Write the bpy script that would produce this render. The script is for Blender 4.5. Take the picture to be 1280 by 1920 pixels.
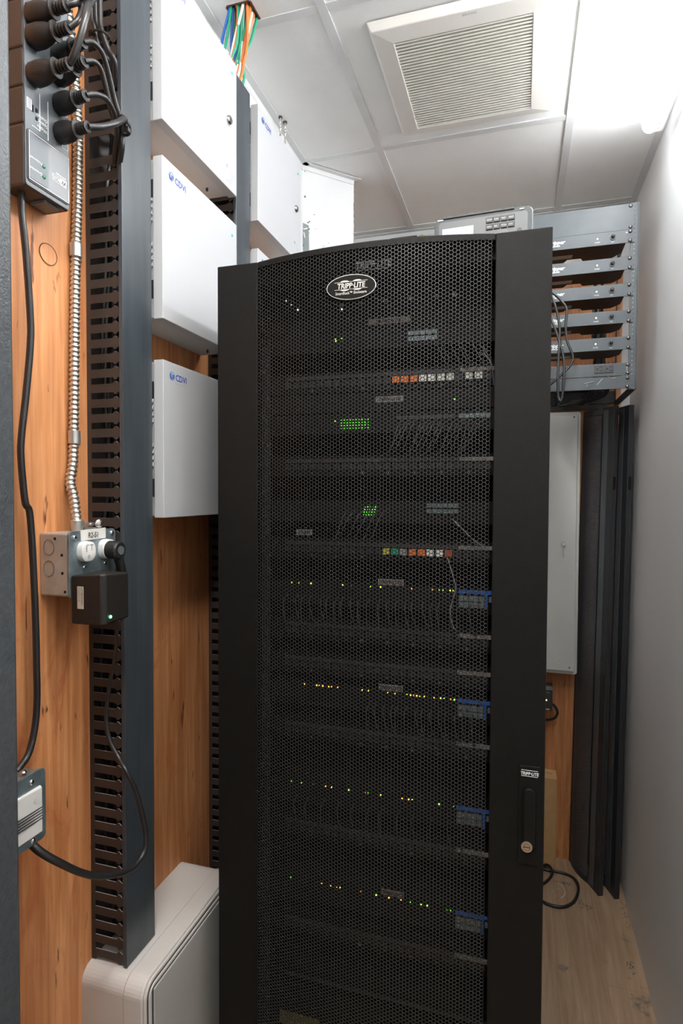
import bpy, bmesh, math, random
from mathutils import Vector, Matrix
R = math.radians
random.seed(7)
for o in list(bpy.data.objects): bpy.data.objects.remove(o)
S = bpy.context.scene
C = S.collection

# ---------------------------------------------------------------- camera, world, light, exposure
cam_d = bpy.data.cameras.new('camera'); cam = bpy.data.objects.new('camera', cam_d); C.objects.link(cam)
S.camera = cam
cam_d.sensor_fit = 'VERTICAL'; cam_d.sensor_height = 36.0; cam_d.lens = 36.0 * 1100.0 / 1920.0
cam_d.clip_start = 0.02; cam_d.clip_end = 50
_y, _p, _r = R(16.93), R(1.7), R(0.25)
_f = Vector((-math.sin(_y)*math.cos(_p), math.cos(_y)*math.cos(_p), -math.sin(_p)))
_x = Vector((math.cos(_y), math.sin(_y), 0)); _u = _x.cross(_f)
_x2 = _x*math.cos(_r) + _u*math.sin(_r); _u2 = _x2.cross(_f)
cam.matrix_world = Matrix(((_x2.x, _u2.x, -_f.x, 0), (_x2.y, _u2.y, -_f.y, 0), (_x2.z, _u2.z, -_f.z, 0), (0, 0, 0, 1)))

W = bpy.data.worlds.new('world'); S.world = W; W.use_nodes = True
W.node_tree.nodes['Background'].inputs[0].default_value = (0.95, 0.97, 1.0, 1)
W.node_tree.nodes['Background'].inputs[1].default_value = 0.1
S.view_settings.view_transform = 'Standard'; S.view_settings.look = 'None'
S.view_settings.exposure = 0.88; S.view_settings.gamma = 1.0
S.view_settings.use_curve_mapping = False
TUBE = 33.0     # glow of the strip lens, scaled for the added fill light

# ---------------------------------------------------------------- helpers
ORG = {}
class MB:
    def __init__(s): s.v = []; s.f = []
    def poly(s, pts, faces):
        n = len(s.v); s.v += [tuple(p) for p in pts]; s.f += [tuple(i+n for i in f) for f in faces]; return s
    def box(s, x0, x1, y0, y1, z0, z1):
        return s.poly([(x0,y0,z0),(x1,y0,z0),(x1,y1,z0),(x0,y1,z0),(x0,y0,z1),(x1,y0,z1),(x1,y1,z1),(x0,y1,z1)],
                      [(0,3,2,1),(4,5,6,7),(0,1,5,4),(1,2,6,5),(2,3,7,6),(3,0,4,7)])
    def obox(s, c, ax, ay, az, hx, hy, hz):
        c = Vector(c); ax, ay, az = Vector(ax)*hx, Vector(ay)*hy, Vector(az)*hz
        p = [c+ax*i+ay*j+az*k for k in (-1,1) for (i,j) in ((-1,-1),(1,-1),(1,1),(-1,1))]
        return s.poly(p, [(0,3,2,1),(4,5,6,7),(0,1,5,4),(1,2,6,5),(2,3,7,6),(3,0,4,7)])
    def prism(s, pts, d):           # closed polygon of 3D points extruded by vector d
        d = Vector(d); p = [Vector(q) for q in pts]; n = len(p)
        return s.poly(p + [q+d for q in p], [tuple(range(n))[::-1], tuple(range(n, 2*n))] + [(i, (i+1) % n, (i+1) % n + n, i+n) for i in range(n)])
    def loft(s, secs, ax, ay, seg=16, power=2.0, caps=True):   # secs: (centre, rx, ry)
        ax, ay = Vector(ax), Vector(ay); n = len(s.v); k = 0
        for c, rx, ry in secs:
            c = Vector(c)
            for i in range(seg):
                a = 2*math.pi*i/seg; ca, sa = math.cos(a), math.sin(a)
                q = (abs(ca)**power + abs(sa)**power)**(-1/power)
                s.v.append(tuple(c + ax*(rx*ca*q) + ay*(ry*sa*q)))
            if k:
                b = n + (k-1)*seg
                for i in range(seg): s.f.append((b+i, b+(i+1) % seg, b+seg+(i+1) % seg, b+seg+i))
            k += 1
        if caps:
            s.f.append(tuple(n+i for i in range(seg))[::-1]); s.f.append(tuple(n+(k-1)*seg+i for i in range(seg)))
        return s
    def cyl(s, p0, p1, r, seg=16, r2=None):
        p0, p1 = Vector(p0), Vector(p1); d = (p1-p0).normalized()
        a = d.orthogonal().normalized(); b = d.cross(a)
        return s.loft([(p0, r, r), (p1, r if r2 is None else r2, r if r2 is None else r2)], a, b, seg)
    def dome(s, c, d, r, h, seg=14):    # small round screw or button head
        c, d = Vector(c), Vector(d).normalized(); a = d.orthogonal().normalized(); b = d.cross(a)
        return s.loft([(c, r, r), (c+d*h*.5, r*.95, r*.95), (c+d*h*.85, r*.65, r*.65), (c+d*h, r*.2, r*.2)], a, b, seg)
    def tube(s, pts, r, seg=8, rads=None, caps=True):
        pts = [Vector(p) for p in pts]; t0 = (pts[1]-pts[0]).normalized(); a = t0.orthogonal().normalized(); n = len(s.v); m = len(pts)
        for i, p in enumerate(pts):
            t = (pts[min(i+1, m-1)]-pts[max(i-1, 0)]).normalized()
            a = (a - t*a.dot(t)).normalized(); b = t.cross(a); rr = rads[i] if rads else r
            for j in range(seg):
                th = 2*math.pi*j/seg; s.v.append(tuple(p + a*(rr*math.cos(th)) + b*(rr*math.sin(th))))
            if i:
                q = n+(i-1)*seg
                for j in range(seg): s.f.append((q+j, q+(j+1) % seg, q+seg+(j+1) % seg, q+seg+j))
        if caps:
            s.f.append(tuple(n+j for j in range(seg))[::-1]); s.f.append(tuple(n+(m-1)*seg+j for j in range(seg)))
        return s
    def rrect(s, c, ax, ay, w, h, r, d, seg=5):     # rounded rectangle plate extruded by d
        c, ax, ay = Vector(c), Vector(ax), Vector(ay); pts = []
        for (sx, sy, a0) in ((1,1,0), (-1,1,90), (-1,-1,180), (1,-1,270)):
            for k in range(seg+1):
                a = R(a0+90*k/seg); pts.append(c + ax*(sx*(w/2-r)+r*math.cos(a)) + ay*(sy*(h/2-r)+r*math.sin(a)))
        return s.prism(pts, d)
    def build(s, name, mat, parent=None, bevel=0, smooth=False, fix=True, segs=2, clean=True):
        me = bpy.data.meshes.new(name); vs = [Vector(v) for v in s.v]
        if parent is not None: o_ = ORG[parent.name]
        else:
            xs, ys, zs = zip(*s.v); o_ = Vector(((min(xs)+max(xs))/2, (min(ys)+max(ys))/2, min(zs)))
        me.from_pydata([tuple(v-o_) for v in vs], [], s.f); me.update()
        if fix:
            bm = bmesh.new(); bm.from_mesh(me); bmesh.ops.recalc_face_normals(bm, faces=bm.faces); bm.to_mesh(me); bm.free()
        if smooth:
            me.polygons.foreach_set('use_smooth', [True]*len(me.polygons))
            try: me.set_sharp_from_angle(angle=R(40))
            except Exception: pass
        o = bpy.data.objects.new(name, me); C.objects.link(o)
        if mat: me.materials.append(mat)
        if parent is None: o.location = o_
        else: o.parent = parent
        ORG[o.name] = o_.copy()
        if bevel:
            m = o.modifiers.new('bevel', 'BEVEL'); m.width = bevel; m.segments = segs; m.limit_method = 'ANGLE'; m.angle_limit = R(40)
        return o
def tag(o, label=None, cat=None, group=None, kind=None):
    if label: o['label'] = label
    if cat: o['category'] = cat
    if group: o['group'] = group
    if kind: o['kind'] = kind
    return o
def thing(name, loc, label, cat, group=None, kind=None):
    o = bpy.data.objects.new(name, None); C.objects.link(o); o.location = loc; o.empty_display_size = .02
    ORG[o.name] = Vector(loc); return tag(o, label, cat, group, kind)
def struct(o, label=None): return tag(o, label, None, None, 'structure')
def spline(pts, n=8):
    p = [Vector(q) for q in pts]; p = [p[0]*2-p[1]] + p + [p[-1]*2-p[-2]]; out = []
    for i in range(1, len(p)-2):
        for k in range(n):
            t = k/n; a, b, c, d = p[i-1], p[i], p[i+1], p[i+2]
            out.append(.5*((2*b)+(c-a)*t+(2*a-5*b+4*c-d)*t*t+(3*b-a-3*c+d)*t**3))
    out.append(p[-2]); return out
def text(name, body, parent, mat, org, xd, yd, size, ext=.0003, align='LEFT', bold=0, shear=0, sx=1.0, lift=.0004):
    cu = bpy.data.curves.new('t', 'FONT'); cu.body = body; cu.size = size; cu.align_x = align; cu.offset = bold; cu.shear = shear; cu.resolution_u = 2
    to = bpy.data.objects.new('t', cu); C.objects.link(to)
    dg = bpy.context.evaluated_depsgraph_get(); me = bpy.data.meshes.new_from_object(to.evaluated_get(dg))
    xd, yd = Vector(xd).normalized(), Vector(yd).normalized(); zd = xd.cross(yd); m = MB()
    pv = [Vector(org) + xd*v.co.x*sx + yd*v.co.y + zd*lift for v in me.vertices]; pf = [tuple(p.vertices) for p in me.polygons]
    m.poly(pv, pf)
    bpy.data.objects.remove(to); bpy.data.curves.remove(cu); bpy.data.meshes.remove(me)
    return m.build(name, mat, parent, fix=False)

def nd(t, typ, **k):
    n = t.nodes.new(typ)
    for a, b in k.items(): setattr(n, a, b)
    return n
def mat(name, col, rough=.5, metal=0, bump=0, bscale=200, var=0, vscale=8, emit=None, es=0, spec=None, coat=0, stretch=(1,1,1), trans=0):
    m = bpy.data.materials.new(name); m.use_nodes = True; t = m.node_tree; b = t.nodes['Principled BSDF']
    b.inputs['Base Color'].default_value = (*col, 1); b.inputs['Roughness'].default_value = rough; b.inputs['Metallic'].default_value = metal
    if spec is not None: b.inputs['Specular IOR Level'].default_value = spec
    if coat: b.inputs['Coat Weight'].default_value = coat
    if trans: b.inputs['Transmission Weight'].default_value = trans
    if emit: b.inputs['Emission Color'].default_value = (*emit, 1); b.inputs['Emission Strength'].default_value = es
    tc = nd(t, 'ShaderNodeTexCoord'); mp = nd(t, 'ShaderNodeMapping'); mp.inputs['Scale'].default_value = stretch
    t.links.new(tc.outputs['Object'], mp.inputs[0])
    nz = nd(t, 'ShaderNodeTexNoise'); nz.inputs['Scale'].default_value = vscale; nz.inputs['Detail'].default_value = 5; t.links.new(mp.outputs[0], nz.inputs['Vector'])
    v = var if var else .04
    mx = nd(t, 'ShaderNodeMix', data_type='RGBA', blend_type='MULTIPLY'); mx.inputs[0].default_value = 1
    rp = nd(t, 'ShaderNodeMapRange'); rp.inputs[3].default_value = 1-v; rp.inputs[4].default_value = 1+v*.5
    rp.inputs[1].default_value = .3; rp.inputs[2].default_value = .7
    t.links.new(nz.outputs['Fac'], rp.inputs[0]); mx.inputs[6].default_value = (*col, 1); t.links.new(rp.outputs[0], mx.inputs[7]); t.links.new(mx.outputs[2], b.inputs['Base Color'])
    if bump:
        n2 = nd(t, 'ShaderNodeTexNoise'); n2.inputs['Scale'].default_value = bscale; n2.inputs['Detail'].default_value = 3; t.links.new(mp.outputs[0], n2.inputs['Vector'])
        bp = nd(t, 'ShaderNodeBump'); bp.inputs['Strength'].default_value = bump; bp.inputs['Distance'].default_value = .002
        t.links.new(n2.outputs['Fac'], bp.inputs['Height']); t.links.new(bp.outputs[0], b.inputs['Normal'])
    return m
def plywood(name, c1, c2, dark):
    m = bpy.data.materials.new(name); m.use_nodes = True; t = m.node_tree; b = t.nodes['Principled BSDF']; b.inputs['Roughness'].default_value = .55
    tc = nd(t, 'ShaderNodeTexCoord'); L = t.links.new
    def mapped(s, loc=(0,0,0)):
        mp = nd(t, 'ShaderNodeMapping'); mp.inputs['Scale'].default_value = s; mp.inputs['Location'].default_value = loc; L(tc.outputs['Object'], mp.inputs[0]); return mp
    def noise(mp, sc, det=6, dis=0, ro=.55):
        n = nd(t, 'ShaderNodeTexNoise'); n.inputs['Scale'].default_value = sc; n.inputs['Detail'].default_value = det; n.inputs['Distortion'].default_value = dis
        n.inputs['Roughness'].default_value = ro; L(mp.outputs[0], n.inputs['Vector']); return n
    def ramp(src, a, b_, ca, cb):
        r = nd(t, 'ShaderNodeValToRGB'); r.color_ramp.elements[0].position = a; r.color_ramp.elements[1].position = b_
        r.color_ramp.elements[0].color = (*ca, 1); r.color_ramp.elements[1].color = (*cb, 1); L(src, r.inputs[0]); return r
    grain = noise(mapped((1, 1, .045)), 95, 8, .4); broad = noise(mapped((1, 1, .12)), 9, 4, .8)
    r1 = ramp(grain.outputs['Fac'], .36, .66, c2, c1); r2 = ramp(broad.outputs['Fac'], .35, .68, (.72, .66, .6), (1.04, 1.02, 1))
    mx = nd(t, 'ShaderNodeMix', data_type='RGBA', blend_type='MULTIPLY'); mx.inputs[0].default_value = 1; L(r1.outputs[0], mx.inputs[6]); L(r2.outputs[0], mx.inputs[7])
    sp = noise(mapped((1, 1, .22), (3, 1, 2)), 46, 3, .3); r3 = ramp(sp.outputs['Fac'], .665, .72, (0, 0, 0), (1, 1, 1))
    mx2 = nd(t, 'ShaderNodeMix', data_type='RGBA'); L(r3.outputs[0], mx2.inputs[0]); L(mx.outputs[2], mx2.inputs[6]); mx2.inputs[7].default_value = (*dark, 1)
    # red pitch stains
    st = noise(mapped((1, 1, .35), (7, 2, 5)), 7, 7, 1.2, .7); r4 = ramp(st.outputs['Fac'], .575, .68, (0, 0, 0), (.65, .65, .65))
    mx3 = nd(t, 'ShaderNodeMix', data_type='RGBA'); L(r4.outputs[0], mx3.inputs[0]); L(mx2.outputs[2], mx3.inputs[6]); mx3.inputs[7].default_value = (c2[0]*.8, c2[1]*.5, c2[2]*.45, 1)
    L(mx3.outputs[2], b.inputs['Base Color'])
    bp = nd(t, 'ShaderNodeBump'); bp.inputs['Strength'].default_value = .25; bp.inputs['Distance'].default_value = .001; L(grain.outputs['Fac'], bp.inputs['Height']); L(bp.outputs[0], b.inputs['Normal'])
    return m

M = {}
M['wall'] = mat('white wall paint', (.88,.89,.89), .55, bump=.12, bscale=260, var=.03, vscale=3)
M['tile'] = mat('ceiling tile vinyl', (.88,.88,.865), .6, bump=.35, bscale=420, var=.03)
M['grid'] = mat('ceiling grid enamel', (.72,.73,.73), .35)
M['drywall'] = mat('painted drywall', (.72,.73,.74), .5, bump=.08, bscale=90)
M['beige'] = mat('beige rear wall paint', (.66,.62,.56), .6)
M['ply'] = plywood('plywood face', (.80,.385,.17), (.60,.235,.085), (.16,.05,.02))
M['plyedge'] = mat('plywood edge', (.5,.32,.18), .7, var=.3, vscale=60)
M['black'] = mat('black powder coat', (.0060,.0058,.0052), .55, spec=.25, bump=.35, bscale=900, var=.15, vscale=60)
M['blackin'] = mat('black interior steel', (.006,.006,.006), .6, spec=.2)
M['nearcab'] = mat('charcoal textured enamel', (.055,.063,.071), .42, bump=.35, bscale=330, var=.25, vscale=200)
M['duct'] = mat('duct grey plastic', (.047,.058,.068), .32, var=.25, vscale=60, stretch=(1,1,.06))
M['litedge'] = mat('painted edge highlight', (.30,.29,.28), .5)  # highlight along the slot edges, painted in as a lighter grey
M['ductside'] = mat('duct finger plastic', (.040,.031,.027), .45)  # brown reflected from the plywood is put into the finger colour
M['box'] = mat('white enamel', (.50,.515,.535), .28, var=.01)
M['boxside'] = mat('grey white enamel', (.56,.58,.58), .4, var=.02)
M['cabwhite'] = mat('warm white plastic', (.66,.63,.60), .5, bump=.1, bscale=700)
M['chrome'] = mat('chrome', (.75,.75,.76), .2, 1)
M['steel'] = mat('galvanised steel', (.58,.59,.58), .38, .85, bump=.1, bscale=80, var=.25, vscale=25)
M['zinc'] = mat('zinc plate', (.26,.33,.36), .35, .6, var=.35, vscale=40)
M['flex'] = mat('armoured cable metal', (.62,.60,.56), .32, .9)
M['rubber'] = mat('black rubber', (.018,.018,.019), .38, spec=.6)
M['plug'] = mat('black moulded plug', (.016,.015,.015), .5, bump=.2, bscale=400)
M['pdu'] = mat('pdu grey plastic', (.115,.135,.15), .4, var=.1, vscale=30)
M['pduside'] = mat('pdu side plastic', (.045,.038,.035), .45)
M['white'] = mat('white plastic', (.82,.82,.80), .4)
M['ink'] = mat('white print', (.9,.9,.9), .5)
M['silver'] = mat('silver print', (.62,.60,.56), .4)
M['darkink'] = mat('dark print', (.05,.05,.06), .5)
M['greyink'] = mat('grey print', (.35,.36,.38), .5)
M['blueink'] = mat('blue logo ink', (.03,.06,.42), .4)
M['tealink'] = mat('teal logo ink', (.03,.25,.45), .4)
M['bolt'] = mat('dark bolt', (.12,.12,.12), .28, .9)
M['rackgrey'] = mat('grey powder coat', (.070,.083,.093), .48, var=.12, vscale=20)
M['rackdark'] = mat('dark rack steel', (.05,.052,.055), .45)
M['ampbody'] = mat('device underside', (.045,.028,.022), .5)
M['carton'] = mat('brown cardboard', (.68,.43,.20), .8, var=.08, vscale=30)
M['label'] = mat('paper label', (.62,.55,.46), .6)
M['plate'] = mat('grey label plate', (.26,.24,.22), .5)
M['strip'] = mat('dark grey label strip', (.032,.031,.030), .5)
M['jack'] = mat('black jack plastic', (.018,.018,.018), .5)
M['lead'] = mat('dark grey lead jacket', (.055,.055,.058), .4)
M['tape'] = mat('white tape', (.80,.79,.75), .55)
M['adapter'] = mat('black adapter plastic', (.012,.010,.009), .5, bump=.3, bscale=700)
M['meter'] = mat('grey device shell', (.14,.152,.16), .42)
M['key'] = mat('dark key', (.05,.055,.058), .4)
M['brass'] = mat('lock brass', (.62,.50,.36), .35, .8)
M['floor'] = None
for n, c in dict(orange=(.85,.22,.05), wht=(.82,.82,.78), green=(.02,.38,.22), blue=(.03,.14,.55), yellow=(.55,.52,.06), red=(.45,.08,.04), grey=(.30,.30,.30), brown=(.3,.2,.12), violet=(.2,.15,.4)).items():
    M['c_'+n] = mat('cable jacket '+n, c, .45)
M['tube'] = mat('fluorescent lens', (.95,.95,.95), .4, emit=(.97,.985,1.0), es=TUBE)
for n, c, s in (('g', (.25,1,.05), 3), ('a', (1,.34,.04), 3), ('y', (.6,1,.08), 2), ('w', (1,1,1), 2), ('m', (.12,1,.03), 1.3)):
    M['led_'+n] = mat('led '+n, c, .4, emit=c, es=s)
M['led_adapter'] = mat('adapter led', (.1,1,.3), .4, emit=(.08,1,.3), es=12)
M['led_teal'] = mat('teal led lens', (.08,.62,.60), .3)
M['led_green'] = mat('green lens', (.01,.16,.07), .2)
M['screen'] = mat('lcd screen', (.55,.6,.66), .3, emit=(.66,.72,.85), es=.25)
M['screenblue'] = mat('lcd blue window', (.4,.5,.85), .3, emit=(.45,.55,.95), es=.3)

M['tube_fill'] = mat('fill light lens', (.95,.95,.95), .4, emit=(1.0,.97,.93), es=TUBE*.82)  # glow of the added fill light
def floor_mat():
    m = bpy.data.materials.new('vinyl plank'); m.use_nodes = True; t = m.node_tree; b = t.nodes['Principled BSDF']; b.inputs['Roughness'].default_value = .42; L = t.links.new
    g = nd(t, 'ShaderNodeNewGeometry'); mp = nd(t, 'ShaderNodeMapping'); mp.inputs['Scale'].default_value = (1, .06, 1); L(g.outputs['Position'], mp.inputs[0])
    n = nd(t, 'ShaderNodeTexNoise'); n.inputs['Scale'].default_value = 60; n.inputs['Detail'].default_value = 8; n.inputs['Distortion'].default_value = .6; L(mp.outputs[0], n.inputs['Vector'])
    r = nd(t, 'ShaderNodeValToRGB'); r.color_ramp.elements[0].position = .3; r.color_ramp.elements[1].position = .7
    r.color_ramp.elements[0].color = (.32,.205,.125,1); r.color_ramp.elements[1].color = (.46,.325,.215,1); L(n.outputs['Fac'], r.inputs[0])
    n2 = nd(t, 'ShaderNodeTexNoise'); n2.inputs['Scale'].default_value = 9; n2.inputs['Detail'].default_value = 8; n2.inputs['Roughness'].default_value = .7; L(g.outputs['Position'], n2.inputs['Vector'])
    r2 = nd(t, 'ShaderNodeValToRGB'); r2.color_ramp.elements[0].position = .60; r2.color_ramp.elements[1].position = .68; L(n2.outputs['Fac'], r2.inputs[0])
    mx = nd(t, 'ShaderNodeMix', data_type='RGBA'); L(r2.outputs[0], mx.inputs[0]); L(r.outputs[0], mx.inputs[6]); mx.inputs[7].default_value = (.17,.14,.12,1); L(mx.outputs[2], b.inputs['Base Color'])
    return m
M['floor'] = floor_mat()

# ---------------------------------------------------------------- room shell
FZ, CZ = -1.555, 1.187
YB, YF = 2.66, -1.3
def wall_x(z): return .405 + (z-FZ)/(CZ-FZ)*.027
fl = struct(MB().box(-.80, .60, YF, YB+.05, FZ-.06, FZ-.004).build('floor', M['cabwhite']))
px = [-.78+.152*i for i in range(9)]
for i, x in enumerate(px):
    ys = [YF, YF+.5+(i % 3)*.35]
    while ys[-1] < YB-.1: ys.append(min(YB, ys[-1]+1.22))
    for a, b_ in zip(ys, ys[1:]):
        MB().box(x+.0004, x+.1516, a+.0005, b_-.0005, FZ-.004, FZ).build('floor_plank', M['floor'], fl)
wr = MB().poly([(wall_x(FZ), YF, FZ), (wall_x(FZ), YB, FZ), (wall_x(CZ), YB, CZ+.06), (wall_x(CZ), YF, CZ+.06), (.56, YF, FZ), (.56, YB, FZ), (.56, YB, CZ+.06), (.56, YF, CZ+.06)],
               [(0,1,2,3), (7,6,5,4), (0,4,5,1), (1,5,6,2), (2,6,7,3), (3,7,4,0)]).build('wall_right', M['wall']); struct(wr)
MB().tube(spline([(.4085,2.197,-1.392), (.4075,2.1965,-1.399), (.4085,2.1985,-1.404)], 4), .0012, 6).build('paint_chip', M['ink'], wr)
wl = struct(MB().box(-.82, -.765, YF, YB, FZ, CZ).build('wall_left', M['drywall']))
PT = .93
for a, b_ in ((YF, -.02), (-.018, 1.20), (1.202, 1.69)):
    MB().box(-.765, -.745, a, b_, FZ, PT).build('plywood_panel', M['ply'], wl)
# round patch in the near sheet
kn = MB(); kn.tube([(-.7447+.0003, .7906+.0185*math.cos(a), .3913+.0165*math.sin(a)) for a in [2*math.pi*k/28 for k in range(29)]], .0009, 5, caps=False)
kn.build('patch_groove', mat('patch groove', (.12,.05,.02), .8), wl)
MB().cyl((-.7455, .7906, .3913), (-.7442, .7906, .3913), .0178, 28).build('wood_patch', M['ply'], wl)
wb = struct(MB().box(-.80, .56, YB, YB+.05, FZ, CZ).build('wall_back', M['beige']))
MB().box(-.765, -.10, YB-.02, YB, FZ, PT).build('plywood_panel', M['ply'], wb)
MB().box(-.098, .388, YB-.02, YB, FZ, PT).build('plywood_panel', M['ply'], wb)
struct(MB().box(-.80, .56, YF-.05, YF, FZ, CZ).build('wall_front', mat('grey door wall', (.42,.42,.42), .6)))
# 45 degree drywall corner with a torn edge
m = MB(); A = Vector((-.766, 2.010, 0)); Bq = Vector((-.617, 2.167, 0)); nrm = Vector((.72, -.69, 0)).normalized(); zs = [FZ, -.5, 0] + [.62+.009*k for k in range(64)]; zs = [z for z in zs if z < CZ]+[CZ]
right = [Bq + (Bq-A).normalized()*random.uniform(-.0016, .0016) + Vector((0, 0, z)) for z in zs]
m.prism([A+Vector((0, 0, FZ))] + right + [A+Vector((0, 0, CZ))], -nrm*.013)
wa = struct(m.build('wall_corner', M['drywall']))
dirc = (Bq-A).normalized()
def onA(t, z, lift=.001): return A + dirc*t + Vector((0, 0, z)) + nrm*lift
m = MB()
for (t, z, r) in [(.012,1.165,.002), (.012,1.075,.004), (.085,.905,.004), (.09,.915,.002), (.14,.87,.004), (.05,1.02,.002), (.055,.97,.0015), (.11,.93,.0015), (.03,.95,.0015), (.07,.80,.002)]:
    m.cyl(onA(t, z, -.0005), onA(t, z, .0007), r, 8)
m.build('screw_hole', mat('screw hole', (.16,.16,.16), .8), wa)
m = MB(); m.dome(onA(.022, 1.05, 0), nrm, .007, .001); m.dome(onA(.105, 1.02, 0), nrm, .006, .001); m.build('filler_spot', M['white'], wa)
# recessed switch box with its wires
sb = thing('wall_switch_box', onA(.02, .83), 'open grey metal box let into the white angled wall beside the far cabinet', 'electrical box')
m = MB(); m.prism([onA(.004, .86, .0005), onA(.004, .98, .0005), onA(.027, .975, .0005), onA(.030, .86, .0005)], nrm*.0008); m.build('cavity', mat('box cavity', (.20,.23,.23), .6), sb)
m = MB()
for q in (((.004,.955),(.020,.962)), ((.006,.945),(.010,.925)), ((.004,.872),(.022,.863))):
    m.tube([onA(q[0][0], q[0][1], .004), onA(q[1][0], q[1][1], .004)], .0028, 6)
m.build('bare_wire', M['tape'], sb)
m = MB()
for (t, z) in ((.024,.985), (.030,.99), (.029,.963), (.006,.90)): m.dome(onA(t, z), nrm, .0025, .002)
m.build('screw', M['rackdark'], sb)

ce = struct(MB().box(-.82, .56, YF, YB+.05, CZ+.016, CZ+.07).build('ceiling', M['tile']))
GX = [-.765, -.478, .135, .432]; GY = [YF, -1.05, -.44, .17, .78, 1.39, 2.0, 2.61, YB]
HX0, HX1, HY0, HY1 = -.700, -.640, 1.322, 1.380
for i in range(3):
    for j in range(len(GY)-1):
        x0, x1, y0, y1 = GX[i]+.001, GX[i+1]-.001, GY[j]+.001, GY[j+1]-.001
        m = MB()
        if i == 0 and j == 4:           # the tile with the cable hole
            for (a, b_, c, d) in ((x0, HX0, y0, y1), (HX1, x1, y0, y1), (HX0, HX1, y0, HY0), (HX0, HX1, HY1, y1)): m.box(a, b_, c, d, CZ+.002, CZ+.016)
        elif i == 2 and j == 5:         # slightly lifted at its far edge
            m.poly([(x0,y0,CZ+.002),(x1,y0,CZ+.002),(x1,y1,CZ+.008),(x0,y1,CZ+.003),(x0,y0,CZ+.016),(x1,y0,CZ+.016),(x1,y1,CZ+.016),(x0,y1,CZ+.016)], [(0,3,2,1),(4,5,6,7),(0,1,5,4),(1,2,6,5),(2,3,7,6),(3,0,4,7)])
        else: m.box(x0, x1, y0, y1, CZ+.002, CZ+.016)
        m.build('ceiling_tile', M['tile'], ce)
for x in GX[1:3]: MB().box(x-.012, x+.012, YF, YB, CZ-.001, CZ+.004).build('grid_bar', M['grid'], ce)
for y in GY[1:-1]:
    for i in range(3): MB().box(GX[i]+(.012 if i else 0), GX[i+1]-.012, y-.012, y+.012, CZ-.0005, CZ+.004).build('grid_bar', M['grid'], ce)
m = MB()    # plywood lining of the cable hole
for b_ in ((HX0-.004,HX0,HY0,HY1), (HX1,HX1+.004,HY0,HY1), (HX0,HX1,HY1,HY1+.004), (HX0,HX1,HY0-.004,HY0)): m.box(*b_, CZ+.001, CZ+.0155)
m.build('hole_lining', mat('dark tile edge', (.14,.05,.03), .8), ce)
def trim(n, q, mt=None): return struct(q.build(n, mt or M['grid']))
trim('trim_1', MB().box(-.765, -.742, YF, 2.02, CZ-.002, CZ+.0015).box(-.765, -.7635, YF, 2.02, CZ-.022, CZ-.002))
d2 = dirc
m = MB(); m.prism([A+nrm*.0+Vector((0,0,CZ-.002)), A+nrm*.022+Vector((0,0,CZ-.002)), Bq+dirc*.02+nrm*.022+Vector((0,0,CZ-.002)), Bq+dirc*.02+Vector((0,0,CZ-.002))], (0,0,.0018))
m.prism([A+nrm*.0015+Vector((0,0,CZ-.018)), Bq+nrm*.0015+Vector((0,0,CZ-.018)), Bq+nrm*.0015+Vector((0,0,CZ-.002)), A+nrm*.0015+Vector((0,0,CZ-.002))], nrm*.001)
trim('trim_2', m)
trim('trim_3', MB().box(-.76, .43, YB-.024, YB-.0005, CZ-.002, CZ+.0015).box(-.76, .43, YB-.003, YB-.0005, CZ-.024, CZ-.002))
trim('trim_4', MB().box(.408, .431, YF, YB-.03, CZ-.002, CZ+.0015))
struct(MB().box(.385, .432, YB-.004, YB-.0005, FZ, CZ-.03).build('trim_5', M['drywall']))

# ---------------------------------------------------------------- fluorescent strip on the right wall, added fill light overhead
def strip(y0, y1, label):
    t = thing('strip_light', (.40, (y0+y1)/2, 1.08), label, 'light', None)
    MB().prism([(.361, y0, 1.142), (.395, y0, 1.142), (.395, y0, 1.097), (.391, y0, 1.092), (.361, y0, 1.092)], (0, y1-y0, 0)).build('housing', M['grid'], t, bevel=.001)
    sec = [(.361,1.142), (.348,1.140), (.338,1.132), (.334,1.119), (.335,1.104), (.341,1.092), (.350,1.085), (.361,1.085)]
    MB().prism([(x, y0+.012, z) for x, z in sec], (0, y1-y0-.024, 0)).build('lens', M['tube'], t, smooth=True)
    for yb in (y0+.25, y1-.24): MB().box(.393, .4285, yb-.008, yb+.008, 1.112, 1.124).box(.426, .4290, yb-.012, yb+.012, 1.100, 1.136).build('wall_bracket', M['rackdark'], t)
    m = MB()
    for yy in (y1-.02, y1-.045): m.dome((.376, yy, 1.0918), (0, 0, -1), .0028, .0012)
    m.build('screw', M['chrome'], t)
    return t
strip(.77, 1.99, 'glowing fluorescent strip light running along the top of the right wall')
t = thing('fill_light', (-.17, .05, CZ-.05), 'added fill light on the ceiling, out of view', 'light')  # unseen fill light, added to brighten the walls and fronts
MB().box(-.26, -.08, -.56, .66, CZ-.022, CZ-.0015).build('housing', M['grid'], t, bevel=.002)
MB().prism([(-.25,-.55,CZ-.022), (-.09,-.55,CZ-.022), (-.11,-.55,CZ-.055), (-.23,-.55,CZ-.055)], (0,1.20,0)).build('lens', M['tube_fill'], t)

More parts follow.
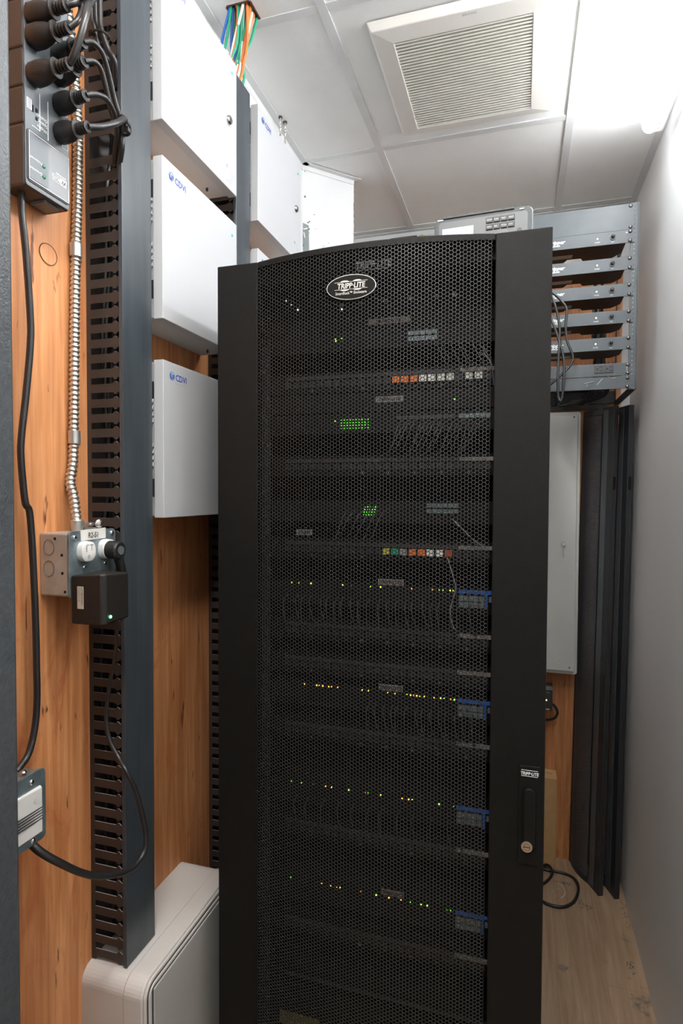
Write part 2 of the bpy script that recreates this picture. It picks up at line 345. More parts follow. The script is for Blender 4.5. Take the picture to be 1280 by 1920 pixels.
# ---------------------------------------------------------------- ceiling exhaust grille
v = thing('exhaust_grille', (-.152, 1.70, CZ-.02), 'square white louvred exhaust fan grille in the ceiling', 'vent')
vx0, vx1, vy0, vy1 = -.386, .083, 1.462, 1.930; ix0, ix1, iy0, iy1 = -.326, .014, 1.520, 1.886
zl = CZ-.024
m = MB()
o_ = [(vx0, vy0, CZ-.001), (vx1, vy0, CZ-.001), (vx1, vy1, CZ-.001), (vx0, vy1, CZ-.001)]
q_ = [(vx0+.010, vy0+.010, zl+.004), (vx1-.010, vy0+.010, zl+.004), (vx1-.010, vy1-.010, zl+.004), (vx0+.010, vy1-.010, zl+.004)]
i_ = [(ix0, iy0, zl), (ix1, iy0, zl), (ix1, iy1, zl), (ix0, iy1, zl)]; k_ = [(a, b, zl+.014) for a, b, c in i_]
m.poly(o_+q_+i_+k_, [(a+n, (a+1) % 4+n, (a+1) % 4+n+4, a+n+4) for n in (0, 4, 8) for a in range(4)]); m.build('frame', mat('grille plastic', (.78,.76,.71), .4), v, bevel=.002)
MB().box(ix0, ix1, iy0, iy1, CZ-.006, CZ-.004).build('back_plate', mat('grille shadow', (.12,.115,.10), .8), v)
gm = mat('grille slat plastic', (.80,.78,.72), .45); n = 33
for k in range(n):
    y = iy0 + (k+.5)*(iy1-iy0)/n
    MB().poly([(ix0,y-.0030,zl+.001),(ix1,y-.0030,zl+.001),(ix1,y+.0015,zl+.0005),(ix0,y+.0015,zl+.0005),(ix0,y+.000,zl+.012),(ix1,y+.000,zl+.012),(ix1,y+.0015,zl+.012),(ix0,y+.0015,zl+.012)],
              [(0,3,2,1),(4,5,6,7),(0,1,5,4),(1,2,6,5),(2,3,7,6),(3,0,4,7)]).build('slat', gm, v)
text('lettering', 'BROAN', v, M['greyink'], (-.150, 1.485, zl+.0028), (1,0,0), (0,-1,0), .010)

# ---------------------------------------------------------------- near black cabinet at left edge
t = thing('steel_cabinet', (-.63, .0, FZ), 'charcoal textured steel cabinet cut off by the left edge', 'cabinet')
MB().box(-.742, -.5175, -.6, .5, FZ, 1.0).build('body', M['nearcab'], t, bevel=.003)
MB().box(-.5172, -.5162, -.55, .455, FZ+.05, .97).build('side_panel', M['nearcab'], t)

# ---------------------------------------------------------------- wiring ducts
def duct(y0, w, ztop, zbot, label, missing=()):
    x0, x1 = -.745, -.667
    t = thing('wiring_duct', ((x0+x1)/2, y0+w/2, zbot), label, 'cable duct')
    p = .0264; th = .0016; n = int((ztop-zbot)/p)
    MB().box(x0, x0+.002, y0, y0+w, zbot, ztop).build('back_plate', M['ductside'], t)
    for ys, dy in ((y0, th), (y0+w-th, th)):
        m = MB(); m.box(x0+.002, x0+.009, ys, ys+dy, zbot, ztop)
        near = ys == y0
        for k in range(n):
            if near and k in missing: continue
            zc = zbot + (k+.5)*p; h = .0075; nk = .0116
            pr = [(x0+.009, -h), (-.6905, -h), (-.6865, -nk), (-.6835, -nk), (-.6795, -h-.0006), (-.6740, -h-.0006), (-.6740, h+.0006), (-.6795, h+.0006), (-.6835, nk), (-.6865, nk), (-.6905, h), (x0+.009, h)]
            m.prism([(x, ys, zc+z) for x, z in pr], (0, dy, 0))
        q = m.build('slotted_side', M['ductside'], t); q.data.materials.append(M['litedge'])
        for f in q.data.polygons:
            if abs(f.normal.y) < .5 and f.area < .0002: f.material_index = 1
    m = MB(); m.box(x1-.003, x1, y0-.0025, y0+w+.0025, zbot+.0005, ztop); m.box(x1-.008, x1-.003, y0-.0025, y0-.0008, zbot+.0005, ztop); m.box(x1-.008, x1-.003, y0+w+.0008, y0+w+.0025, zbot+.0005, ztop)
    m.build('cover', M['duct'], t, bevel=.0007)
    return t
zb = -.856
d1 = duct(.8785, .080, 1.10, zb, 'tall dark grey slotted wiring duct nearest the camera on the plywood wall', missing=(55,))
d2_ = duct(1.306, .072, 1.012, -1.40, 'dark grey slotted wiring duct between the near and far white cabinets')
# bits seen inside
m = MB()
for i in range(6):
    x = random.uniform(-.735, -.69); pts = [(x+random.uniform(-.012,.012), .905+random.uniform(0,.03), zb+.05+z*.15) for z in range(13)]
    m.tube(spline(pts, 3), .0035, 6)
tag(m.build('duct_cables', M['rubber']), 'black cables running inside the nearest slotted duct', 'cables', None, 'stuff')
for (z, mt, nm) in ((.497, M['c_grey'], 0), (.468, M['c_grey'], 1), (.44, M['c_grey'], 2)):
    pass

# ---------------------------------------------------------------- white access control boxes
def acbox(y0, z0, h, label, logo=True, low=True, w=.302, lock=True, led=True):
    xw, xb, xd = -.745, -.672, -.65
    t = thing('access_control_box', (xd-.04, y0+w/2, z0), label, 'electrical cabinet', 'white access control cabinets on the left wall')
    MB().box(xw, xb, y0+.004, y0+w-.004, z0+.003, z0+h-.003).build('body', M['boxside'], t, bevel=.0015)
    m = MB().box(xb+.0012, xd, y0, y0+w, z0, z0+h); m.build('door', M['box'], t, bevel=.0012)
    m = MB()
    for zz in (z0+.04, z0+h-.075): m.box(xb-.006, xb-.001, y0+.0035, y0+.0045, zz, zz+.035)
    m.build('hinge', M['rackdark'], t)
    for z_ in (z0+h*.68, z0+h*.40):
        for k in range(4):
            zc = z_ + (k-1.5)*.0125
            MB().poly([(xb-.05, y0+.004, zc-.003), (xb-.0015, y0+.004, zc-.003), (xb-.0015, y0-.004, zc-.003), (xb-.05, y0-.004, zc-.003), (xb-.05, y0+.004, zc+.005), (xb-.0015, y0+.004, zc+.005)],
                      [(0,1,2,3), (0,4,5,1), (3,2,5,4), (1,5,2), (0,3,4)]).build('louvre', M['boxside'], t)
    m = MB(); m.cyl((-.712, y0+.045, z0+.0036), (-.712, y0+.045, z0+.0020), .009, 20); m.build('knockout', M['boxside'], t)
    m = MB(); m.cyl((-.700, y0+w-.05, z0+.0036), (-.700, y0+w-.05, z0-.0035), .0028, 10); m.build('screw', M['rackdark'], t)
    X, Z = (0,1,0), (0,0,1)
    if logo:
        yl, zl_ = y0+.029, z0+h-.026
        m = MB(); m.tube([(xd+.0004, yl+.0078*math.cos(a), zl_+.0078*math.sin(a)) for a in [2*math.pi*k/24 for k in range(25)]], .0005, 4, caps=False)
        m.build('logo_ring', M['tealink'], t)
        m = MB(); m.tube([(xd+.0005, yl+.0052*math.cos(a), zl_+.0052*math.sin(a)) for a in [R(120+k*15) for k in range(19)]], .0008, 4); m.tube([(xd+.0005, yl+.001, zl_+.003), (xd+.0005, yl+.001, zl_-.003)], .0008, 4)
        m.build('logo_mark', M['blueink'], t)
        text('lettering', 'CDVI', t, M['blueink'], (xd, y0+.041, z0+h-.033), X, Z, .0175, bold=.0003)
        text('lettering', 'Security to Access', t, M['greyink'], (xd, y0+.042, z0+h-.040), X, Z, .0045)
    if low:
        for k, s in enumerate(('Cabinet', 'Fermer a clef', 'Lock after use', 'Made in', 'Canada')):
            text('lettering', s, t, M['greyink'], (xd, y0+w-.035, z0+.045-k*.0055), X, Z, .0045)
        m = MB(); m.tube([(xd+.0004, y0+w-.048+.004*math.cos(a), z0+.047+.004*math.sin(a)) for a in [2*math.pi*k/12 for k in range(13)]], .0005, 4, caps=False); m.build('logo_ring', M['greyink'], t)
        text('lettering', 'cdvi.ca', t, M['greyink'], (xd, y0+w-.052, z0+.014), X, Z, .009)
    if led: MB().dome((xd, y0+w-.024, z0+h-.033), (1,0,0), .0036, .0025).build('indicator', M['led_teal'], t)
    if lock:
        q = MB().loft([((xd,y0+w-.042,z0+h*.505),.0105,.0105), ((xd+.004,y0+w-.042,z0+h*.505),.0105,.0105), ((xd+.007,y0+w-.042,z0+h*.505),.008,.008)], (0,1,0), (0,0,1), 16).build('lock', M['chrome'], t, smooth=True)
        MB().box(xd+.0068, xd+.0075, y0+w-.0428, y0+w-.0412, z0+h*.505-.004, z0+h*.505+.004).build('keyhole', M['darkink'], q)
    return t
acbox(.972, .702, .303, 'white enclosure with lock, topmost in the near column beside the first duct')
acbox(.972, .332, .304, 'white enclosure directly below the topmost one, blue logo at its upper corner', low=False)
acbox(.972, -.046, .301, 'white enclosure lowest in the near column, half hidden by the server rack', led=False, low=False)
acbox(1.392, .700, .293, 'white enclosure with lock beyond the second duct, against the angled wall')
acbox(1.392, .330, .300, 'white enclosure below the far one, only its upper corner showing over the rack', low=False)

# ---------------------------------------------------------------- surge strip with its plugs
ps = thing('power_strip', (-.7225, .742, .452), 'long dark grey surge power strip mounted upside down on plywood', 'power strip')
py0, py1, pz0 = .699, .789, .452
segz = [pz0, .5415, .5952, .6502, .72, .80, .95]
for a, b_ in zip(segz, segz[1:]): MB().box(-.745, -.701, py0, py1, a+.0009, b_-.0009).build('housing', M['pduside'], ps, bevel=.003)
MB().box(-.743, -.7015, py0+.002, py1-.002, pz0+.002, .948).build('core', M['darkink'], ps)
MB().rrect((-.701, (py0+py1)/2, (pz0+.95)/2), (0,1,0), (0,0,1), py1-py0-.003, .95-pz0-.003, .005, (.0022,0,0)).build('face_plate', M['pdu'], ps, bevel=.0008)
fx = -.6988
X, Z = (0,-1,0), (0,0,-1)
def frame_yz(m, x, y0, y1, z0, z1, w=.0009, t_=.0006):
    m.box(x, x+t_, y0, y1, z0, z0+w).box(x, x+t_, y0, y1, z1-w, z1).box(x, x+t_, y0, y0+w, z0+w, z1-w).box(x, x+t_, y1-w, y1, z0+w, z1-w)
def pframe(*a):
    m = MB(); frame_yz(m, *a); m.build('printed_frame', M['ink'], ps)
for z in (.70, .672, .62): pframe(fx, .7035, .712, z-.009, z+.009)
pframe(fx, .7035, .7125, .566, .581); pframe(fx, .7720, .7850, .598, .612); pframe(fx, .7720, .7850, .545, .556)
for a in ((.7275, .7285, .545, .60), (.7125, .7274, .5444, .5454), (.7435, .7445, .540, .598)): MB().box(fx, fx+.0006, *a).build('printed_line', M['ink'], ps)
for z in (.70, .672, .62, .5735): MB().box(fx, fx+.0004, .7048, .7108, z-.006, z+.006).build('label_square', M['greyink'], ps)
for k, s in enumerate(('Widely', 'Spaced', 'Outlets')): text('lettering', s, ps, M['ink'], (fx, .7425, .5565+k*.008-.004), X, Z, .0068)
m = MB(); m.box(fx-.001, fx+.0004, .7125, .7165, .5655, .5755).box(fx-.001, fx+.0004, .7195, .7245, .5680, .5745).box(fx-.001, fx+.0004, .7195, .7245, .5570, .5620)
m.build('socket_slot', M['blackin'], ps)
# clear window at the bottom end
m = MB(); m.rrect((fx, .7445, .4985), (0,1,0), (0,0,1), .084, .076, .005, (.0012,0,0)); m.build('window_bezel', M['darkink'], ps)
m = MB(); m.rrect((fx+.0012, .7445, .4985), (0,1,0), (0,0,1), .080, .072, .004, (.0008,0,0)); wn = m.build('window_cover', mat('smoked window', (.11,.12,.13), .3), ps)
m = MB(); m.rrect((fx+.002, .7235, .4985), (0,1,0), (0,0,1), .036, .066, .004, (.0006,0,0)); m.build('status_panel', M['pdu'], ps)
m = MB(); frame_yz(m, fx+.002, .7048, .7842, .4632, .5338, .0008, .0006); m.build('window_outline', M['ink'], ps)
for s, z in (('Protected', .4975), ('Grounded', .4820)):
    text('lettering', s, ps, M['ink'], (fx+.0028, .7290, z), X, Z, .0058)
for z in (.4945, .4790): MB().dome((fx+.0026, .7325, z), (1,0,0), .0030, .0015).build('status_lamp', M['led_green'], ps)
MB().box(fx+.002, fx+.0024, .7672, .7790, .484, .4945).build('logo_block', M['ink'], ps)
m = MB(); frame_yz(m, fx+.002, .7500, .7672, .484, .4945, .0006, .0004); m.build('logo_frame', M['ink'], ps)
text('lettering', 'W', ps, M['darkink'], (fx+.0024, .7782, .4925), X, Z, .010, bold=.0003)
text('lettering', 'BOX', ps, M['ink'], (fx+.002, .7660, .4922), X, Z, .0090, bold=.0001, sx=.78)
text('lettering', 'technologies', ps, M['ink'], (fx+.002, .778, .4985), X, Z, .0042)
m = MB(); m.box(-.735, -.708, .745, .775, pz0-.003, pz0+.001); m.build('breaker', M['pdu'], ps)

PLUGS = []
def plug(base, tip, label, flat=1.0):
    b_, t_ = Vector(base), Vector(tip); d = (t_-b_).normalized(); a = Vector((0,0,1)); a = (a-d*a.dot(d)).normalized(); c = d.cross(a); L = (t_-b_).length
    th = thing('power_cord', b_, label, 'cord'); PLUGS.append(th)
    m = MB(); P_ = lambda f: b_+d*(L*f)
    m.loft([(P_(0), .0128, .0125*flat), (P_(.06), .0152, .0150*flat), (P_(.25), .0155, .0150*flat), (P_(.42), .0140, .0125), (P_(.56), .0105, .0095), (P_(.62), .0085, .0080), (P_(.70), .0080, .0075)], a, c, 20, 2.6)
    m.build('plug_body', M['plug'], th, smooth=True)
    m = MB(); m.loft([(P_(.60), .0105, .0105), (P_(.615), .0138, .0128), (P_(.655), .0138, .0128), (P_(.67), .0100, .0100)], a, c, 18); m.build('grip_flange', M['plug'], th, smooth=True)
    m = MB()
    for k in range(4):
        f = .71+k*.075; m.loft([(P_(f), .0066, .0066), (P_(f+.012), .0086, .0086), (P_(f+.045), .0086, .0086), (P_(f+.057), .0066, .0066)], a, c, 14)
    m.loft([(P_(.69), .0062, .0062), (P_(1.0), .0056, .0056)], a, c, 14); m.build('strain_relief', M['plug'], th, smooth=True)
    return th
def cord(name, pts, r, mt, label, cat='cord', seg=10, n=8, rads=None, parent=None):
    sp = spline(pts, n)
    rr = None
    if rads: rr = [rads[0]+(rads[1]-rads[0])*i/(len(sp)-1) for i in range(len(sp))]
    o = MB().tube(sp, r, seg, rads=rr).build(name, mt, parent, smooth=True)
    if parent is None: tag(o, label, cat)
    return o
nb = [((fx, .7125, .701), (-.632, .7120, .702)), ((fx, .7135, .671), (-.630, .7140, .672)), ((fx, .7145, .617), (-.630, .7140, .621))]
fb = [((fx, .7625, .676), (-.640, .7550, .683)), ((fx, .7640, .648), (-.639, .7560, .655)), ((fx, .7650, .606), (-.640, .7590, .607)), ((fx, .7660, .563), (-.640, .7630, .562))]
nl = ['black cord whose plug is topmost in the near row of the surge strip', 'black cord whose plug is second down in the near row of the surge strip', 'thick glossy black cord looping up from the lowest plug of the near row']
fl_ = ['black cord from the uppermost far plug, outermost of the arcs into the duct', 'black cord from the second plug of the far row, inner of the long arcs', 'black cord from the third plug of the far row, short arc into the duct', 'glossy black cord from the lowest plug of all, bending over the cable tie']
for (a, b_), l in zip(nb, nl): plug(a, b_, l)
for (a, b_), l in zip(fb, fl_): plug(a, b_, l, .9)
cord('cord', [(-.633,.7120,.702), (-.624,.7180,.708), (-.622,.729,.722), (-.62,.742,.742), (-.615,.765,.785), (-.60,.80,.86)], .0046, M['rubber'], None, parent=PLUGS[0])
cord('cord', [(-.631,.7140,.672), (-.622,.7200,.684), (-.622,.728,.702), (-.624,.734,.722), (-.618,.752,.755), (-.606,.79,.83)], .0046, M['rubber'], None, parent=PLUGS[1])
cord('cord', [(-.631,.7140,.621), (-.620,.7120,.632), (-.608,.712,.657), (-.604,.716,.682), (-.607,.726,.708), (-.606,.744,.739), (-.596,.775,.80)], .0052, M['rubber'], None, parent=PLUGS[2])
m = MB(); m.tube(spline([(-.632,.7235,.712), (-.602,.7215,.716), (-.597,.731,.722), (-.613,.741,.726), (-.631,.735,.720), (-.632,.7235,.712)], 6), .0022, 6)
m.tube([(-.632,.7235,.716), (-.640,.722,.730)], .0012, 5); tag(m.build('cable_tie', M['plug'], smooth=True), 'black cable tie binding the cords above the near plugs', 'cable tie')
cord('cord', [(-.641,.7550,.683), (-.634,.768,.690), (-.632,.785,.686), (-.635,.802,.671), (-.640,.8217,.646), (-.642,.8387,.622), (-.6562,.862,.6104), (-.6682,.874,.5907), (-.700,.90,.565)], .0042, M['rubber'], None, parent=PLUGS[3])
cord('cord', [(-.640,.7560,.655), (-.634,.770,.663), (-.634,.785,.660), (-.638,.8014,.643), (-.644,.820,.622), (-.652,.8405,.612), (-.6664,.865,.6082), (-.6775,.876,.5923), (-.700,.90,.565)], .0042, M['rubber'], None, parent=PLUGS[4])
cord('cord', [(-.641,.7590,.607), (-.634,.775,.617), (-.633,.795,.6225), (-.636,.8151,.6177), (-.643,.8308,.610), (-.658,.852,.603), (-.6718,.866,.5885), (-.700,.90,.560)], .0042, M['rubber'], None, parent=PLUGS[5])
cord('cord', [(-.641,.7630,.562), (-.632,.784,.573), (-.626,.81,.593), (-.630,.835,.6155), (-.6430,.852,.6235), (-.655,.862,.6080), (-.6607,.868,.5868), (-.698,.90,.550)], .0050, M['rubber'], None, parent=PLUGS[6])
m = MB(); m.tube(spline([(-.634,.838,.622), (-.630,.848,.612), (-.641,.860,.606), (-.658,.858,.611), (-.660,.848,.622), (-.645,.838,.626), (-.634,.838,.622)], 6), .0026, 6); m.obox((-.634,.848,.606), (1,0,0), (0,1,0), (0,0,1), .004, .0035, .004)
tag(m.build('cable_tie', M['plug'], smooth=True), 'black cable tie binding the cords beside the duct cover', 'cable tie')
for k, (l, pts) in enumerate((('near', [(-.7041,.852,.95), (-.7045,.850,.8174), (-.6993,.850,.7895), (-.6911,.855,.7527), (-.6773,.862,.7322), (-.70,.9,.71)]),
          ('middle', [(-.6933,.852,.95), (-.6959,.850,.8154), (-.6908,.853,.7835), (-.6803,.857,.7548), (-.6760,.864,.7294), (-.70,.9,.70)]),
          ('far', [(-.6869,.852,.95), (-.6873,.850,.809), (-.6833,.850,.7774), (-.6750,.855,.7493), (-.6677,.862,.7285), (-.70,.9,.69)]))):
    cord('power_cord', pts, .0042, M['rubber'], 'black cord hanging from above into the duct slots, %s one of three' % {'near': 'leftmost', 'middle': 'middle', 'far': 'rightmost'}[l])
m = MB(); m.tube(spline([(-.700,.843,.776), (-.690,.843,.777), (-.678,.848,.775), (-.676,.858,.772), (-.688,.860,.773), (-.701,.855,.775), (-.700,.843,.776)], 6), .0020, 6)
tag(m.build('cable_tie', M['plug'], smooth=True), 'black cable tie around the three cords hanging at the top', 'cable tie')

# ---------------------------------------------------------------- armoured cable
ct = thing('armoured_cable', (-.735, .83, -.05), 'ribbed flexible metal conduit running down the plywood', 'conduit')
path = spline([(-.735,.8185,.90), (-.735,.8229,.8208), (-.735,.8298,.8001), (-.735,.8423,.7131), (-.735,.8478,.6533), (-.735,.8498,.6078), (-.735,.8472,.5045), (-.735,.8422,.4074), (-.735,.8383,.2975), (-.735,.8344,.1375), (-.735,.8315,.0596), (-.733,.8223,.0183), (-.726,.8215,-.0044), (-.716,.8180,-.052)], 40)
dist = [0]
for a, b_ in zip(path, path[1:]): dist.append(dist[-1]+(b_-a).length)
L = dist[-1]; pts = []; rad = []; j = 0; st = .0082/6; k = 0
while k*st < L:
    s_ = k*st
    while j < len(dist)-2 and dist[j+1] < s_: j += 1
    f = (s_-dist[j])/max(1e-9, dist[j+1]-dist[j]); pts.append(path[j].lerp(path[j+1], f)); rad.append((.0066, .0080, .0086, .0086, .0080, .0064)[k % 6]); k += 1
MB().tube(pts, .008, 12, rads=rad).build('ribbed_jacket', M['flex'], ct, smooth=True)
for (y, z) in ((.8423,.4165), (.8345,.0964)):
    m = MB(); m.loft([((-.735,y,z-.011),.0102,.0102), ((-.735,y,z+.011),.0102,.0102)], (1,0,0), (0,1,0), 18); m.box(-.745, -.742, y+.006, y+.024, z-.010, z+.010)
    q = m.build('strap', M['steel'], ct, smooth=True); MB().dome((-.742, y+.016, z), (1,0,0), .0042, .004).build('screw', M['chrome'], q)
cn = MB(); cn.loft([((-.716,.818,-.068),.0085,.0085), ((-.716,.818,-.046),.0105,.0105), ((-.716,.818,-.044),.0088,.0088)], (1,0,0), (0,1,0), 16); cn.box(-.722,-.700,.828,.846,-.062,-.058); cn.cyl((-.71,.826,-.053), (-.71,.848,-.053), .0035, 10)
cn.build('connector', M['steel'], ct, smooth=True); MB().dome((-.700, .852, -.052), (1,-.4,0), .0075, .004).build('clamp_screw', M['chrome'], ct)

# ---------------------------------------------------------------- junction box with duplex outlet
jb = thing('junction_box', (-.715, .82, -.166), 'square metal junction box with duplex outlet and handwritten tape', 'outlet box')
MB().box(-.745, -.690, .766, .874, -.166, -.064).build('box', mat('dusty galvanised steel', (.50,.44,.38), .5, .3, var=.2, vscale=30), jb, bevel=.003)
MB().rrect((-.6895,.8205,-.115), (0,1,0), (0,0,1), .112, .108, .007, (.0045,0,0)).build('cover_plate', M['zinc'], jb, bevel=.0008)
m = MB()
for (x, z) in ((-.7257,-.0869), (-.7261,-.1214)): m.tube([(x+.0105*math.cos(a), .7655, z+.0125*math.sin(a)) for a in [2*math.pi*k/20 for k in range(21)]], .0005, 4, caps=False)
m.build('knockout', M['zinc'], jb)
m = MB()
for (x, z) in ((-.7139,-.0728), (-.7006,-.099), (-.6999,-.1281), (-.695,-.1579)): m.cyl((x,.7665,z), (x,.7655,z), .0023, 10)
m.build('hole', M['blackin'], jb)
fx2 = -.685
for i, y in enumerate((.7975, .8475)):
    m = MB(); m.loft([((fx2,y,-.095),.0165,.0168), ((fx2+.010,y,-.095),.0160,.0163), ((fx2+.011,y,-.095),.0150,.0150)], (0,1,0), (0,0,1), 24, 2.6)
    q = m.build('receptacle', M['white'], jb, smooth=True)
    m = MB()
    if i == 0:
        x_ = fx2+.0108
        m.box(x_, x_+.0006, y-.0072, y-.0056, -.0955, -.0845).box(x_, x_+.0006, y-.0085, y-.0056, -.0900, -.0885).box(x_, x_+.0006, y+.0042, y+.0058, -.0935, -.0845).box(x_, x_+.0006, y-.0062, y-.001, -.0850, -.0835).box(x_, x_+.0006, y+.001, y+.009, -.0850, -.0835)
        m.build('slots', M['greyink'], q)
        m = MB(); m.loft([((x_,y-.001,-.1035),.003,.0035), ((x_+.0006,y-.001,-.1035),.003,.0035)], (0,1,0), (0,0,1), 12); m.build('ground_hole', M['greyink'], q)
for (y, z) in ((.7765,-.071), (.866,-.069), (.7975,-.1215), (.8475,-.1195)): MB().dome((fx2, y, z), (1,0,0), .0045 if z > -.1 else .0038, .003).build('screw', M['chrome'], jb)
MB().poly([(fx2+.0006,.7905,-.0775), (fx2+.0006,.850,-.0765), (fx2+.0006,.8500,-.0585), (fx2+.0006,.7895,-.0600), (fx2+.0001,.7905,-.0775), (fx2+.0001,.850,-.0765), (fx2+.0001,.8500,-.0585), (fx2+.0001,.7895,-.0600)],
          [(0,1,2,3), (7,6,5,4), (0,4,5,1), (1,5,6,2), (2,6,7,3), (3,7,4,0)]).build('tape_label', M['tape'], jb)
text('lettering', 'R2-51', jb, M['darkink'], (fx2+.0008, .8060, -.0735), (0,1,0), (0,0,1), .0125, bold=.0002, shear=.1, sx=.85)
# round plug in the right receptacle
rp = thing('round_plug', (-.655, .8475, -.115), 'round black plug with grey centre in the right receptacle', 'plug')
m = MB(); m.loft([((fx2+.011,.8475,-.0965),.0155,.0155), ((fx2+.030,.8475,-.0970),.0160,.0160), ((fx2+.033,.8475,-.0970),.0135,.0135)], (0,1,0), (0,0,1), 24); m.build('plug_body', M['plug'], rp, smooth=True)
MB().cyl((fx2+.0328,.8475,-.097), (fx2+.0342,.8475,-.097), .0075, 20).build('centre_cap', M['pdu'], rp)
m = MB(); m.loft([((fx2+.024,.852,-.108),.0085,.009), ((fx2+.024,.861,-.132),.0078,.008), ((fx2+.020,.868,-.150),.005,.005)], (1,0,0), (0,1,0), 14); m.build('strain_relief', M['plug'], rp, smooth=True)
# wall adapter
ad = thing('power_adapter', (-.65, .79, -.212), 'bulky black power adapter with green light below the outlet box', 'adapter')
m = MB()
a0, a1, c0, c1 = .7660, .818, -.2115, -.1265
m.poly([(-.684,.766,-.2085), (-.684,.846,-.212), (-.684,.846,-.131), (-.684,.766,-.131), (-.628,.7655,-.2085), (-.6215,.772,-.2075), (-.6215,.828,-.2060), (-.6215,.828,-.1310), (-.6215,.772,-.1270), (-.628,.7655,-.1265)],
       [(0,1,2,3), (4,9,8,5), (5,8,7,6), (0,3,9,4), (1,6,7,2), (0,4,5,6,1), (3,2,7,8,9)])
m.build('case', M['adapter'], ad, bevel=.003, segs=3)
MB().dome((-.6213,.7815,-.1960), (1,0,0), .0024, .0014).build('status_light', M['led_adapter'], ad)
MB().box(-.6705, -.6590, .7648, .7656, -.1830, -.1475).build('label_strip', M['label'], ad)
text('lettering', 'ATTENTION', ad, M['darkink'], (-.6628, .7648, -.1490), (0,0,-1), (1,0,0), .0042, sx=1.15)
for k in range(3): text('lettering', 'Use supplied unit only', ad, M['darkink'], (-.6655-.0018*k, .7648, -.1490), (0,0,-1), (1,0,0), .0018, sx=1.4)

# ---------------------------------------------------------------- lower outlet box and cords
j2 = thing('outlet_box', (-.715, .67, -.522), 'small metal box with white rocker outlet beside the steel cabinet', 'outlet box')
MB().box(-.745, -.690, .605, .706, -.520, -.418).build('box', M['steel'], j2, bevel=.003)
MB().rrect((-.6895,.6555,-.4685), (0,1,0), (0,0,1), .112, .108, .008, (.0045,0,0)).build('cover_plate', M['zinc'], j2, bevel=.0008)
m = MB(); m.poly([(-.685,.640,-.509), (-.685,.701,-.509), (-.685,.701,-.438), (-.685,.640,-.438), (-.682,.6405,-.508), (-.6795,.699,-.507), (-.6795,.699,-.440), (-.682,.6405,-.439)], [(0,3,2,1),(4,5,6,7),(0,1,5,4),(1,2,6,5),(2,3,7,6),(3,0,4,7)])
q = m.build('rocker_face', M['white'], j2, bevel=.001)
m = MB()
for k in range(5): m.box(-.6815, -.6793, .650, .699, -.4705-k*.0042, -.4690-k*.0042)
m.build('groove', M['rackdark'], q)
MB().cyl((-.6797,.688,-.4545), (-.6790,.688,-.4545), .004, 16).build('button', M['tape'], q)
for (y, z) in ((.684,-.4265), (.6855,-.5155)): MB().dome((-.685, y, z), (1,0,0), .0042, .003).build('screw', M['chrome'], j2)
MB().dome((-.700,.684,-.4165), (0,0,1), .0055, .006).build('clamp_screw', M['chrome'], j2)
cord('power_cord', [(-.725,.7180,.460), (-.725,.7187,.4223), (-.7235,.7239,.3647), (-.7235,.7307,.2759), (-.7235,.7306,.2304), (-.725,.7228,.1532), (-.725,.7128,.0847), (-.725,.7118,.0524), (-.725,.7184,-.0124), (-.7255,.7283,-.0365), (-.7255,.7350,-.1512), (-.7255,.7376,-.2681), (-.7255,.736,-.349), (-.722,.7180,-.400), (-.718,.690,-.4183)], .0052, M['rubber'], 'thick black cord hanging from the surge strip to the lower outlet box', seg=12)
m_ = cord('power_cord', [(-.697,.690,-.521), (-.680,.696,-.538), (-.665,.7144,-.5616), (-.655,.7535,-.601), (-.645,.791,-.6277), (-.637,.8455,-.6491), (-.635,.8783,-.6440), (-.635,.8892,-.6207), (-.637,.8819,-.5731), (-.640,.8654,-.5165), (-.6475,.853,-.4826), (-.6715,.862,-.4635), (-.6903,.864,-.4374), (-.6989,.866,-.4004), (-.6928,.866,-.3426), (-.6756,.862,-.2843), (-.6573,.842,-.240), (-.650,.83,-.208)], .004, M['rubber'], 'black cord sagging from the lower outlet box and rising along the duct to the adapter', seg=12, rads=(.0062, .0028))

# ---------------------------------------------------------------- white structured-wiring cabinet at bottom left
wc = thing('wiring_cabinet', (-.68, 1.03, -1.50), 'off-white wiring cabinet with rounded corners under the nearest duct', 'cabinet')
MB().rrect((-.745, 1.024, -1.168), (0,1,0), (0,0,1), .345, .622, .028, (.088,0,0), 8).build('body', M['cabwhite'], wc)
MB().rrect((-.657, 1.024, -1.168), (0,1,0), (0,0,1), .349, .626, .030, (.040,0,0), 8).build('lip', M['cabwhite'], wc, bevel=.003)
MB().rrect((-.617, 1.024, -1.168), (0,1,0), (0,0,1), .343, .620, .028, (.005,0,0), 8).build('lip_edge', M['cabwhite'], wc, bevel=.002)
MB().rrect((-.6125, 1.024, -1.168), (0,1,0), (0,0,1), .333, .610, .022, (.0008,0,0), 8).build('door_gap', M['rackdark'], wc)
MB().rrect((-.6118, 1.024, -1.168), (0,1,0), (0,0,1), .327, .604, .020, (.003,0,0), 8).build('door_frame', M['cabwhite'], wc, bevel=.001)
MB().rrect((-.6090, 1.026, -1.168), (0,1,0), (0,0,1), .318, .595, .006, (.0008,0,0), 4).build('door_groove', M['rackdark'], wc)
MB().rrect((-.6085, 1.028, -1.168), (0,1,0), (0,0,1), .314, .590, .002, (.003,0,0), 2).build('door', mat('door enamel', (.50,.50,.48), .4), wc, bevel=.0008)

